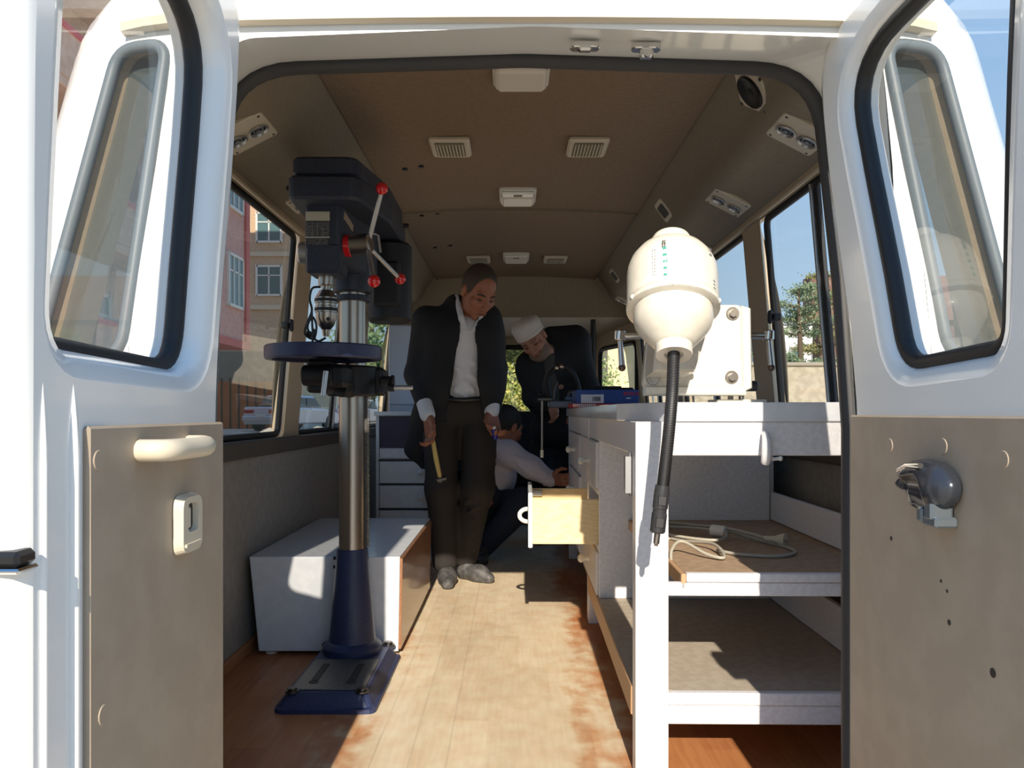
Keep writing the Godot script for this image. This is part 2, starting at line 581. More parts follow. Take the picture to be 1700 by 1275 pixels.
func rear_body() -> void:
	var b := structure("wall_rear")
	var opening := rpoly([Vector2(-0.511, -0.1), Vector2(0.66, -0.1), Vector2(0.66, 1.515), Vector2(0.04, 1.538), Vector2(-0.511, 1.515)], [0.0, 0.0, 0.06, 0.6, 0.06], 8)
	opening = dense(opening, 5)
	var jamb := rpoly([Vector2(-0.605, -0.06), Vector2(0.652, -0.06), Vector2(0.652, 1.568), Vector2(0.02, 1.588), Vector2(-0.605, 1.568)], [0.0, 0.0, 0.17, 0.6, 0.17], 8)
	jamb = dense(jamb, 5)
	var wl := rpoly([Vector2(-0.84, 0.95), Vector2(-0.66, 0.94), Vector2(-0.616, 1.507), Vector2(-0.715, 1.507)], [0.03, 0.05, 0.03, 0.05], 6)
	var wr := rpoly([Vector2(0.738, 0.94), Vector2(0.895, 0.95), Vector2(0.775, 1.507), Vector2(0.667, 1.507)], [0.05, 0.03, 0.05, 0.03], 6)
	var lo := to_s(opening)
	var sl := to_s(wl)
	var sr := to_s(wr)
	var outer := M(b)
	outer.grp(1)
	outer.ring_cell(lo, rect(-0.657, -0.5, 0.657, 1.575), 6, rear_skin)
	outer.ring_cell(sl, rect(-1.0, 0.8, -0.657, 1.575), 8, rear_skin)
	outer.ring_cell(sr, rect(0.657, 0.8, 1.0, 1.575), 8, rear_skin)
	outer.grid(-1.0, -0.657, -0.5, 0.8, 8, 4, rear_skin)
	outer.grid(0.657, 1.0, -0.5, 0.8, 8, 4, rear_skin)
	outer.grid(-1.0, 1.0, 1.575, 1.95, 28, 10, rear_skin)
	# recess round the doorway
	outer.grp(2)
	var j3 := map_loop(jamb, func(x, y): return P(x, y, seal_d(y)))
	outer.skin(j3, map_loop(lo, rear_skin))
	part(b, "body_panel", outer, mt.paint)
	var inner := M(b)
	inner.ring_cell(to_s(jamb), rect(-0.668, -0.12, 0.668, 1.64), 4, func(s, y): return P(XC + s * w_out(y), y, seal_d(y) + 0.03), true)
	inner.ring_cell(sl, rect(-1.0, 0.8, -0.657, 1.57), 6, rear_lining, true)
	inner.ring_cell(sr, rect(0.657, 0.8, 1.0, 1.57), 6, rear_lining, true)
	inner.grid(-1.0, -0.657, -0.1, 0.8, 6, 2, rear_lining, true)
	inner.grid(0.657, 1.0, -0.1, 0.8, 6, 2, rear_lining, true)
	for l in [sl, sr]:
		inner.skin(map_loop(l, rear_lining), map_loop(l, rear_skin))
	inner.skin(map_loop(to_s(jamb), func(s, y): return P(XC + s * w_out(y), y, seal_d(y) + 0.03)), j3)
	part(b, "lining", inner, mt.liner)
	# rain gutter under the roof edge
	var g := M(b)
	var pts: Array = []
	for k in 31:
		var x := lerpf(-0.70, 0.76, k / 30.0)
		var s := (x - XC) / w_out(1.55)
		pts.append(P(x, 1.540 + 0.012 * (1.0 - pow((x - XC) / 0.72, 2.0)), rear_d(s, 1.55) - 0.012))
	var gp: Array = []
	for q in [[-0.008, -0.010], [0.008, -0.010], [0.010, 0.006], [0.002, 0.008], [-0.010, 0.008]]:
		var row := PackedVector3Array()
		for p in pts:
			row.append(p + Vector3(0, q[0], -q[1]))
		gp.append(row)
	g.grp(1)
	for k in 5:
		g.grp(k)
		g.skin(gp[(k + 1) % 5], gp[k], false)
	part(b, "rain_gutter", g, mt.beige)
	# door strikers on the header
	for q in [[0.137, 1.545, 1.50, 0], [0.252, 1.543, 1.50, 1]]:
		var m := M(b)
		var c := P(q[0], q[1] - 0.012, q[2])
		m.prism(rpoly([Vector2(-0.028, -0.012), Vector2(0.028, -0.012), Vector2(0.028, 0.012), Vector2(-0.028, 0.012)], 0.011, 5), -0.006, 0.006, Transform3D(Basis(Vector3.RIGHT, Vector3.FORWARD, Vector3.UP), c + Vector3(0, 0.006, 0)), 0.002)
		if q[3] == 1:
			m.box(c + Vector3(0, -0.008, 0.004), Vector3(0.026, 0.018, 0.018), 0.004)
			m.cyl(c + Vector3(0.0, -0.012, 0.012), c + Vector3(0, -0.012, 0.018), 0.007, 12)
		else:
			m.box(c + Vector3(0, -0.001, 0.004), Vector3(0.026, 0.01, 0.018), 0.004)
		part(b, "door_striker", m, mt.chrome, "chrome door striker on the header")
	# corner window seals and panes
	for l in [sl, sr]:
		var r := M(b)
		var q3 := map_loop(l, rear_skin)
		r.tube(Array(q3), 0.011, 8, false, true)
		var sealp := part(b, "corner_window_seal", r, mt.rubber_grey)
		var gl := M(b)
		gl.fan(map_loop(l, func(s, y): return rear_skin(s, y) + Vector3(0, 0, -0.03)))
		part(sealp, "pane", gl, mt.glass_hazy)
	var sill := M(b)
	sill.bb(P(-0.6, -0.14, 1.36), P(0.65, -0.03, 1.62), 0.01)
	part(b, "door_sill", sill, mt.alu)
	var t := structure("trim_1")
	var s2 := M(t)
	var loop: Array = []
	for p in MB.inset(jamb, 0.009):
		loop.append(P(p.x, p.y, seal_d(p.y) - 0.004))
	s2.tube(loop, 0.0165, 10, false, true)
	part(t, "door_seal", s2, mat(c8(52, 51, 52), 0.6), "dark rubber seal round the rear doorway")

func side_window(n: int, sgn: int, d0: float, d1: float, bars: Array, latch: Array) -> void:
	var w := structure("window_%d" % n)
	var f := func(d, y): return P(XC + sgn * (w_in(y) + 0.025), y, d)
	var loop := rrect(d0, 0.762, d1, 1.575, 0.035, 5)
	var m := M(w)
	m.tube(Array(map_loop(loop, f)), 0.013, 8, false, true)
	part(w, "frame", m, mt.rubber)
	for x in bars:
		var bm := M(w)
		bm.bar(f.call(x, 0.765), f.call(x, 1.572), 0.018, 0.018, 0.004)
		part(w, "sash_bar", bm, mt.rubber)
		var am := M(w)
		am.bar(f.call(x + 0.016, 0.765) + Vector3(-0.012 * sgn, 0, 0), f.call(x + 0.016, 1.572) + Vector3(-0.012 * sgn, 0, 0), 0.01, 0.016, 0.002)
		part(w, "sash_edge", am, mt.alu)
	var edges: Array = [d0]
	edges.append_array(bars)
	edges.append(d1)
	for k in edges.size() - 1:
		var g := M(w)
		var o := Vector3(sgn * (0.006 if k % 2 else -0.004), 0, 0)
		var p := [f.call(edges[k], 0.765) + o, f.call(edges[k + 1], 0.765) + o, f.call(edges[k + 1], 1.572) + o, f.call(edges[k], 1.572) + o]
		g.quad(p[0], p[1], p[2], p[3])
		part(w, "pane", g, mt.glass_green if sgn < 0 else mt.glass)
	for x in latch:
		var l := M(w)
		var c: Vector3 = f.call(x, 1.20) + Vector3(-0.03 * sgn, 0, 0)
		l.box(c + Vector3(0.012 * sgn, 0, 0), Vector3(0.03, 0.026, 0.03), 0.005)
		l.box(c + Vector3(-0.012 * sgn, 0, 0), Vector3(0.016, 0.05, 0.022), 0.006)
		part(w, "latch", l, mt.black)

func side_wall(called: String, sgn: int, spans: Array) -> void:
	var b := structure(called)
	var fi := func(d, y): return P(XC + sgn * w_in(y), y, d)
	var fo := func(d, y): return P(XC + sgn * w_out(y), y, lerpf(rear_d(1.0, y), 7.2, (d - 1.6) / 5.6))
	var flip := sgn > 0
	var low := M(b)
	low.grid(1.74, 6.1, -0.05, 0.72, 4, 1, fi, flip)
	part(b, "lower_panel", low, mt.wall)
	var up := M(b)
	var out := M(b)
	out.grp(1)
	for k in spans.size():
		var s: Array = spans[k]
		var loop := rrect(s[0], 0.75, s[1], 1.585, 0.04, 5)
		up.ring_cell(loop, rect(maxf(s[2], 1.74), 0.72, s[3], 1.62), 1, fi, flip)
		up.skin(map_loop(loop, fi), map_loop(loop, fo))
		out.ring_cell(loop, rect(s[2], 0.55, s[3], 1.66), 4, fo, not flip)
	out.grid(1.6, 7.2, -0.5, 0.55, 6, 4, fo, not flip)
	out.grid(6.1, 7.2, 0.55, 1.66, 3, 4, fo, not flip)
	part(b, "window_surround", up, mt.pillar)
	part(b, "outer_panel", out, mt.paint)
	var sill := M(b)
	sill.bar(P(XC + sgn * 0.955, 0.722, 1.74), P(XC + sgn * 0.955, 0.722, 6.1), 0.035, 0.06, 0.006)
	part(b, "window_ledge", sill, mt.sill)
	var sk := M(b)
	sk.bar(P(XC + sgn * 0.962, 0.02, 1.74), P(XC + sgn * 0.962, 0.02, 6.1), 0.018, 0.04, 0.003)
	part(b, "skirting", sk, mat(c8(176, 118, 76), 0.6))

func shell() -> void:
	# floor
	var fl := structure("floor")
	var fm := M(fl)
	for i in 4:
		for j in 11:
			var x0 := lerpf(-0.95, 1.01, i / 4.0)
			var x1 := lerpf(-0.95, 1.01, (i + 1) / 4.0)
			var d0 := lerpf(1.56, 7.1, j / 11.0)
			var d1 := lerpf(1.56, 7.1, (j + 1) / 11.0)
			fm.quad_uv([P(x0, 0, d0), P(x1, 0, d0), P(x1, 0, d1), P(x0, 0, d1)], [Vector2(i / 4.0, j / 11.0), Vector2((i + 1) / 4.0, j / 11.0), Vector2((i + 1) / 4.0, (j + 1) / 11.0), Vector2(i / 4.0, (j + 1) / 11.0)])
	part(fl, "vinyl_sheet", fm, floor_material())
	var fb := M(fl)
	fb.bb(P(-1.0, -0.12, 1.6), P(1.06, -0.004, 7.2))
	part(fl, "underfloor", fb, mt.iron)
	side_wall("wall_left", -1, [[1.76, 3.28, 1.6, 3.4], [3.5, 4.75, 3.4, 4.84], [4.93, 5.95, 4.84, 6.1]])
	side_wall("wall_right", 1, [[1.76, 3.0, 1.6, 3.12], [3.22, 4.6, 3.12, 4.7], [4.8, 5.95, 4.7, 6.1]])
	side_window(1, -1, 1.765, 3.275, [1.98], [3.2])
	side_window(2, -1, 3.505, 4.745, [4.2], [3.56])
	side_window(3, -1, 4.935, 5.945, [], [])
	side_window(4, 1, 1.765, 2.995, [2.50], [2.92])
	side_window(5, 1, 3.225, 4.595, [3.9], [3.3])
	side_window(6, 1, 4.805, 5.945, [5.4], [])
	# ceiling with its two air ducts
	var ce := structure("ceiling")
	var c := M(ce)
	c.grp(1)
	var arch := func(x, d): return P(XC + x, 1.85 + 0.022 * (1.0 - x * x / 0.36), d)
	c.grid(-0.6, 0.6, 1.68, 6.02, 12, 8, arch, true)
	part(ce, "headlining", c, mt.ceiling)
	var sm := M(ce)
	for k in 16:
		sm.bar(arch.call(lerpf(-0.6, 0.6, k / 16.0), 4.0) - Vector3(0, 0.002, 0), arch.call(lerpf(-0.6, 0.6, (k + 1) / 16.0), 4.0) - Vector3(0, 0.002, 0), 0.006, 0.018)
	part(ce, "seam_strip", sm, mt.duct)
	for s in [-1, 1]:
		var du := M(ce)
		var sec := spline([Vector3(0.60, 1.858, 0), Vector3(0.615, 1.83, 0), Vector3(0.67, 1.755, 0), Vector3(0.70, 1.70, 0), Vector3(0.735, 1.672, 0), Vector3(0.80, 1.650, 0), Vector3(0.88, 1.60, 0), Vector3(0.905, 1.575, 0)], 4)
		du.grp(1)
		for k in sec.size() - 1:
			for q in 5:
				var da := lerpf(1.76, 5.9, q / 5.0)
				var db := lerpf(1.76, 5.9, (q + 1) / 5.0)
				var a := P(XC + s * sec[k].x, sec[k].y, da)
				var b2 := P(XC + s * sec[k + 1].x, sec[k + 1].y, da)
				var c2 := P(XC + s * sec[k + 1].x, sec[k + 1].y, db)
				var d2 := P(XC + s * sec[k].x, sec[k].y, db)
				if s < 0:
					du.quad(a, b2, c2, d2)
				else:
					du.quad(b2, a, d2, c2)
		# rounded front end of the duct
		for k in sec.size() - 1:
			var a3 := P(XC + s * sec[k].x, sec[k].y, 5.9)
			var b3 := P(XC + s * sec[k + 1].x, sec[k + 1].y, 5.9)
			var tip := P(XC + s * 0.9, 1.82, 6.15)
			du.tri_out(a3, b3, tip, P(XC + s * 1.2, 2.2, 5.8))
		part(ce, "air_duct", du, mt.duct)
		var tr := M(ce)
		tr.bar(P(XC + s * 0.893, 1.592, 1.76), P(XC + s * 0.893, 1.592, 6.1), 0.02, 0.03, 0.005)
		part(ce, "duct_edge_trim", tr, mt.pillar)
	var ro := M(ce)
	ro.grp(1)
	for s in [-1, 1]:
		ro.grid(1.66, 1.955, 0.0, 1.0, 14, 6, func(y, t): return P(XC + s * w_out(y), y, lerpf(rear_d(1.0, y), 7.2, t)), s > 0)
	part(ce, "roof_panel", ro, mt.paint)
	# small screw holes left in the headlining
	for q in [[672, 281], [699, 278], [700, 358], [726, 356], [722, 411], [748, 409]]:
		var hm := M(ce)
		var dd: float = 1.005 * F / (685.0 - q[1])
		var hx: float = (q[0] - 850.0) * dd / F
		hm.cyl(P(hx, 1.871 - 0.061 * (hx - XC) * (hx - XC) - 0.006, dd), P(hx, 1.872 - 0.061 * (hx - XC) * (hx - XC) + 0.004, dd), 0.011, 8)
		part(ce, "screw_plug", hm, mt.iron)
	# cab end
	var wf := structure("wall_front")
	var h := M(wf)
	h.grp(1)
	h.grid(-0.95, 0.95, 0.0, 1.0, 6, 8, func(x, t): return P(XC + x, lerpf(1.89, 1.575, t), 5.98 + 0.10 * sin(t * PI / 2)))
	part(wf, "header_panel", h, mt.liner)
	var ct := M(wf)
	ct.grid(-0.95, 0.95, 6.08, 7.2, 4, 3, func(x, d): return P(XC + x, 1.575 - 0.06 * (d - 6.08), d), true)
	part(wf, "cab_headlining", ct, mt.pillar)
	var fr := M(wf)
	var screen := rpoly([Vector2(-0.66, 0.83), Vector2(0.72, 0.83), Vector2(0.70, 1.43), Vector2(-0.64, 1.43)], 0.06, 5)
	fr.ring_cell(screen, rect(-0.70, -0.05, 0.76, 1.6), 1, func(x, y): return P(x, y, 7.1))
	for s in [-1, 1]:
		var pa := P(XC + s * 0.97, 0, 6.1)
		var pb := P(XC + s * 0.70, 0, 7.1)
		var fc := func(u, y): return pa.lerp(pb, u) + Vector3(0, y, 0)
		var ql := rrect(0.1, 0.86, 0.86, 1.40, 0.09, 6)
		fr.ring_cell(ql, rect(0.0, -0.05, 1.0, 1.6), 1, fc, s < 0)
		var sealq := M(wf)
		sealq.tube(Array(map_loop(ql, fc)), 0.02, 8, false, true)
		var so := part(wf, "quarter_window_seal", sealq, mt.rubber)
		var gq := M(wf)
		gq.fan(map_loop(ql, fc))
		part(so, "pane", gq, mt.glass)
	part(wf, "cab_panel", fr, mt.pillar)
	var ss := M(wf)
	ss.tube(Array(map_loop(screen, func(x, y): return P(x, y, 7.09))), 0.022, 8, false, true)
	var sp := part(wf, "windscreen_seal", ss, mt.rubber)
	var gs := M(wf)
	gs.fan(map_loop(screen, func(x, y): return P(x, y, 7.1)))
	part(sp, "windscreen", gs, mt.glass)
	var band := M(wf)
	band.bb(P(-0.63, 1.30, 7.11), P(0.69, 1.42, 7.115))
	part(sp, "tinted_band", band, glass(c8(20, 120, 110), 0.6))
	var dash := M(wf)
	dash.bb(P(-0.7, 0.0, 6.75), P(0.75, 0.70, 7.08), 0.05)
	part(wf, "dashboard", dash, mt.iron)
	var cl := M(wf)
	cl.bb(P(-0.62, 0.70, 6.82), P(0.68, 0.80, 7.07), 0.03)
	part(wf, "dashboard_top", cl, mat(c8(90, 92, 92), 0.6))
	var pole := M(wf)
	pole.cyl(P(0.61, 0.0, 6.0), P(0.61, 1.55, 6.0), 0.02, 10)
	part(wf, "grab_pole", pole, mt.black, "black vertical grab pole behind the cab")
	# cab seats
	for q in [[-0.45, "black cab seat on the left, half hidden by the standing man"], [0.1, "black cab seat in the middle, below the windscreen"]]:
		var se := thing("cab_seat", P(q[0], 0, 6.1), q[1], "seat")
		var a := M(se)
		a.box(P(q[0], 0.36, 6.2), Vector3(0.46, 0.16, 0.46), 0.05)
		part(se, "seat_cushion", a, mt.suit)
		var k := M(se)
		k.box(P(q[0], 0.58, 5.98), Vector3(0.46, 0.42, 0.13), 0.05)
		part(se, "backrest", k, mt.suit)
		var hr := M(se)
		hr.box(P(q[0], 0.80, 5.99), Vector3(0.24, 0.12, 0.09), 0.04)
		part(se, "headrest", hr, mt.suit)
		var bs := M(se)
		bs.box(P(q[0], 0.14, 6.2), Vector3(0.36, 0.28, 0.36), 0.02)
		part(se, "seat_base", bs, mt.iron)

func floor_material() -> StandardMaterial3D:
	# wood-print vinyl, orange along the edges and worn pale where people walk
	var W := 512
	var H := 1536
	var im := Image.create(W, H, false, Image.FORMAT_RGB8)
	var n := FastNoiseLite.new()
	n.seed = 4
	n.frequency = 1.0
	n.fractal_octaves = 4
	var n2 := FastNoiseLite.new()
	n2.seed = 9
	n2.frequency = 1.0
	n2.fractal_octaves = 3
	for y in H:
		var d := lerpf(1.56, 7.1, float(y) / H)
		for x in W:
			var wx := lerpf(-0.95, 1.01, float(x) / W)
			var plank := int(floor((wx + 2.0) / 0.092))
			var row := int(floor((d + plank * 0.37) / 1.2))
			var tone := fmod(sin(plank * 12.9 + row * 78.2) * 437.5, 1.0) * 0.05
			var fib := n.get_noise_2d(wx * 60.0, d * 5.0 + plank * 9.0) * 0.045 + tone * 0.6
			var orange := Color(0.70 + fib, 0.46 + fib, 0.29 + fib * 0.8)
			var worn := Color(0.84 + fib * 0.6, 0.775 + fib * 0.7, 0.66 + fib * 0.8)
			var big := n2.get_noise_2d(wx * 3.1, d * 1.3)
			var small := n2.get_noise_2d(wx * 11.0 + 40.0, d * 9.0)
			var off := absf(wx + 0.09) - 0.33 - big * 0.10 - small * 0.05
			var t := smoothstep(0.08, -0.05, off)
			var c := orange.lerp(worn, clampf(t * (0.93 + small * 0.16), 0.0, 1.0))
			var e := absf(fposmod(wx + 2.0, 0.092) - 0.046)
			if e > 0.0445:
				c = c.darkened(0.08)
			im.set_pixel(x, y, c)
	var m := mat(Color.WHITE, 0.5)
	m.albedo_texture = ImageTexture.create_from_image(im)
	m.roughness_texture = noise_tex(0.03, [Color(0.35, 0.35, 0.35), Color(0.65, 0.65, 0.65)], [0.2, 0.8], 31)
	m.roughness = 1.0
	return m

# ---------- rear doors ----------
func rear_doors() -> void:
	one_door(1, -1, 0.44, 0.515, 0.705, 1.21, 0.11, [[0.775, 0.915], [1.135, 0.905], [1.135, 1.46], [0.80, 1.46]])
	one_door(2, 1, 0.58, 0.636, 0.80, 1.366, 0.16, [[0.955, 0.925], [1.215, 0.915], [1.275, 1.47], [0.90, 1.47]])

func one_door(n: int, sgn: int, xi: float, xo: float, free: float, hinge: float, lean: float, win: Array) -> void:
	var o := structure("door_%d" % n)
	var f := func(x: float) -> Callable:
		return func(d, y): return P(sgn * x, y, d + lean * smoothstep(0.80, 1.5, y) * (d - free) / (hinge - free))
	var flip := sgn > 0
	var outline := rpoly([Vector2(free, -0.4), Vector2(hinge, -0.4), Vector2(hinge, 1.56), Vector2(free, 1.56)], [0.0, 0.0, 0.10, 0.10], 7)
	outline = dense(outline, 8)
	var inset := MB.inset(outline, 0.028)
	var wp: Array = []
	for q in win:
		wp.append(Vector2(q[0], q[1]))
	var loop := rpoly(wp, [0.04, 0.07, 0.11, 0.11], 7)
	loop = dense(loop, 4)
	var wide := MB.inset(loop, -0.03)
	var m := M(o)
	m.grp(1)
	# inner pressing: flat face, a rolled edge to the outside and another round the window
	m.ring_cell(wide, inset, 14, f.call(xi), flip)
	var strips := [[inset, xi, 0.0], [MB.inset(outline, 0.009), xi + 0.007, 0.0], [outline, xi + 0.026, 0.0], [outline, xo, 0.0]]
	for k in 3:
		var a := map_loop(strips[k][0], f.call(strips[k][1]))
		var b := map_loop(strips[k + 1][0], f.call(strips[k + 1][1]))
		if flip:
			m.skin(b, a)
		else:
			m.skin(a, b)
	var wst := [[wide, xi], [MB.inset(loop, -0.012), xi + 0.005], [loop, xi + 0.02], [loop, xo]]
	m.grp(2)
	for k in 3:
		var a2 := map_loop(wst[k][0], f.call(wst[k][1]))
		var b2 := map_loop(wst[k + 1][0], f.call(wst[k + 1][1]))
		if flip:
			m.skin(a2, b2)
		else:
			m.skin(b2, a2)
	m.grp(3)
	m.ring_cell(loop, outline, 10, f.call(xo), not flip)
	part(o, "door_shell", m, mt.paint)
	var se := M(o)
	se.tube(Array(map_loop(MB.inset(loop, 0.004), f.call(xo - 0.03))), 0.0135, 10, false, true)
	part(o, "window_seal", se, mt.rubber)
	var g := M(o)
	g.fan(map_loop(loop, f.call(xo - 0.012)), not flip)
	part(o, "pane", g, mt.glass_door)
	# vinyl trim panel
	var tp := M(o)
	var d0 := free + (0.112 if sgn < 0 else 0.05)
	var d1 := hinge - 0.012
	var top := 0.836 if sgn < 0 else 0.846
	tp.bb(P(sgn * (xi + 0.002), -0.36, d0), P(sgn * (xi - 0.007), top, d1), 0.003)
	part(o, "trim_panel", tp, mt.vinyl, "beige vinyl door card")
	var px := sgn * (xi - 0.008)
	var clips: Array = [[0.835, 0.80], [0.845, 0.53]] if sgn < 0 else [[1.21, 0.80], [1.06, 0.805], [0.93, 0.795]]
	for q in clips:
		var cm := M(o)
		cm.cyl(P(sgn * (xi - 0.006), q[1], q[0]), P(sgn * (xi - 0.0083), q[1], q[0]), 0.011, 14, 0.0006)
		part(o, "trim_clip", cm, mt.vinyl)
	if sgn < 0:
		# pull handle
		var h := M(o)
		h.tube(spline([P(px, 0.806, 0.925), P(px + 0.02, 0.806, 0.925), P(px + 0.031, 0.806, 0.94), P(px + 0.033, 0.806, 0.98), P(px + 0.033, 0.806, 1.03), P(px + 0.024, 0.807, 1.058), P(px, 0.807, 1.066)], 5), 0.013, 12)
		part(o, "pull_handle", h, mt.beige, "cream pull handle")
		# inside release in its cup
		var t := Transform3D(Basis(Vector3(0, 0, -1), Vector3.UP, Vector3.RIGHT), P(px, 0.0, 0.0))
		var cup := M(o)
		cup.ring_cell(rrect(1.034, 0.694, 1.070, 0.732, 0.010, 4), rrect(1.020, 0.668, 1.082, 0.740, 0.016, 5), 1, func(d, y): return P(px + 0.012, y, d))
		cup.skin(map_loop(rrect(1.020, 0.668, 1.082, 0.740, 0.016, 5), func(d, y): return P(px + 0.012, y, d)), map_loop(rrect(1.017, 0.665, 1.085, 0.743, 0.017, 5), func(d, y): return P(px, y, d)))
		cup.skin(map_loop(rrect(1.036, 0.696, 1.068, 0.730, 0.008, 4), func(d, y): return P(px + 0.001, y, d)), map_loop(rrect(1.034, 0.694, 1.070, 0.732, 0.010, 4), func(d, y): return P(px + 0.012, y, d)))
		cup.box(P(px + 0.013, 0.678, 1.05), Vector3(0.003, 0.004, 0.05))
		var cp := part(o, "release_cup", cup, mt.beige)
		var bk := M(o)
		bk.bb(P(px, 0.692, 1.033), P(px + 0.004, 0.733, 1.071))
		part(cp, "cup_floor", bk, mt.black)
		var lv := M(o)
		lv.box(P(px + 0.009, 0.713, 1.040), Vector3(0.005, 0.028, 0.012), 0.002)
		part(cp, "release_lever", lv, mt.beige)
		# pressed beads along the closing edge
		for q in [[0.800, 0.007], [0.748, 0.005]]:
			var bd := M(o)
			bd.tube(spline([P(-0.4405, -0.38, q[0]), P(-0.4405, 0.62, q[0]), P(-0.4405, 0.80, q[0]), P(-0.4405, 0.88, q[0])], 5), [q[1], q[1], q[1], q[1], q[1], q[1], q[1], q[1], q[1], q[1], q[1], q[1] * 0.85, q[1] * 0.65, q[1] * 0.45, q[1] * 0.25, 0.0004], 10)
			part(o, "edge_bead", bd, mt.paint)
		# lock striker on the closing edge
		var lk := M(o)
		lk.box(P(-0.452, 0.720, 0.715), Vector3(0.036, 0.014, 0.03), 0.004)
		part(o, "lock_latch", lk, mt.black)
		var lk2 := M(o)
		lk2.box(P(-0.452, 0.710, 0.715), Vector3(0.038, 0.005, 0.032), 0.002)
		part(o, "lock_plate", lk2, mt.chrome)
		for y in [0.2, 1.35]:
			var hg := M(o)
			hg.bar(P(-0.47, y, 1.20 + 0.1 * smoothstep(0.8, 1.5, y)), P(-0.56, y, 1.42), 0.02, 0.05, 0.004)
			part(o, "hinge", hg, mt.paint)
	else:
		# mirror-arm clamp: dark shell cup with a catch below
		var g2 := [ell(P(px - 0.012, 0.752, 1.07), Vector3(0.03, 0.036, 0.062), Basis.IDENTITY, 0.01), cap_(P(px - 0.012, 0.752, 1.10), P(px - 0.014, 0.748, 1.155), 0.028, 0.004, 0.01),
			cut_cap(P(px - 0.036, 0.742, 1.07), P(px - 0.026, 0.744, 1.13), 0.024, 0.014, 0.006), cut_ell(P(px + 0.04, 0.75, 1.08), Vector3(0.04, 0.1, 0.2), Basis.IDENTITY, 0.004)]
		var shp := partm(o, "catch_shell", soft([[g2, 0.0024]], mat(c8(66, 69, 76), 0.18, 0.5), Vector3.ZERO), "dark polished catch shell on the door card")
		var rim := M(o)
		rim.tube([P(px - 0.024, 0.768, 1.13), P(px - 0.032, 0.778, 1.09), P(px - 0.034, 0.780, 1.05)], 0.004, 8)
		part(shp, "rim", rim, mt.chrome)
		var cb := M(o)
		cb.box(P(px - 0.016, 0.722, 1.04), Vector3(0.03, 0.026, 0.022), 0.004)
		cb.box(P(px - 0.014, 0.708, 1.04), Vector3(0.03, 0.014, 0.035), 0.003)
		cb.box(P(px - 0.02, 0.714, 1.068), Vector3(0.016, 0.02, 0.014), 0.003)
		part(o, "catch_block", cb, mat(c8(110, 118, 124), 0.3, 0.5))
		for q in [[1.205, 0.66, 0.0035], [1.05, 0.615, 0.0025], [1.045, 0.575, 0.004], [0.95, 0.54, 0.006], [1.065, 0.625, 0.0025]]:
			var ho := M(o)
			ho.cyl(P(sgn * (xi - 0.0045), q[1], q[0]), P(sgn * (xi - 0.0075), q[1], q[0]), q[2], 10)
			part(o, "screw_hole", ho, mt.iron)

# ---------- ceiling fittings ----------
func ceiling_y(x: float) -> float:
	return 1.872 - 0.061 * (x - XC) * (x - XC)

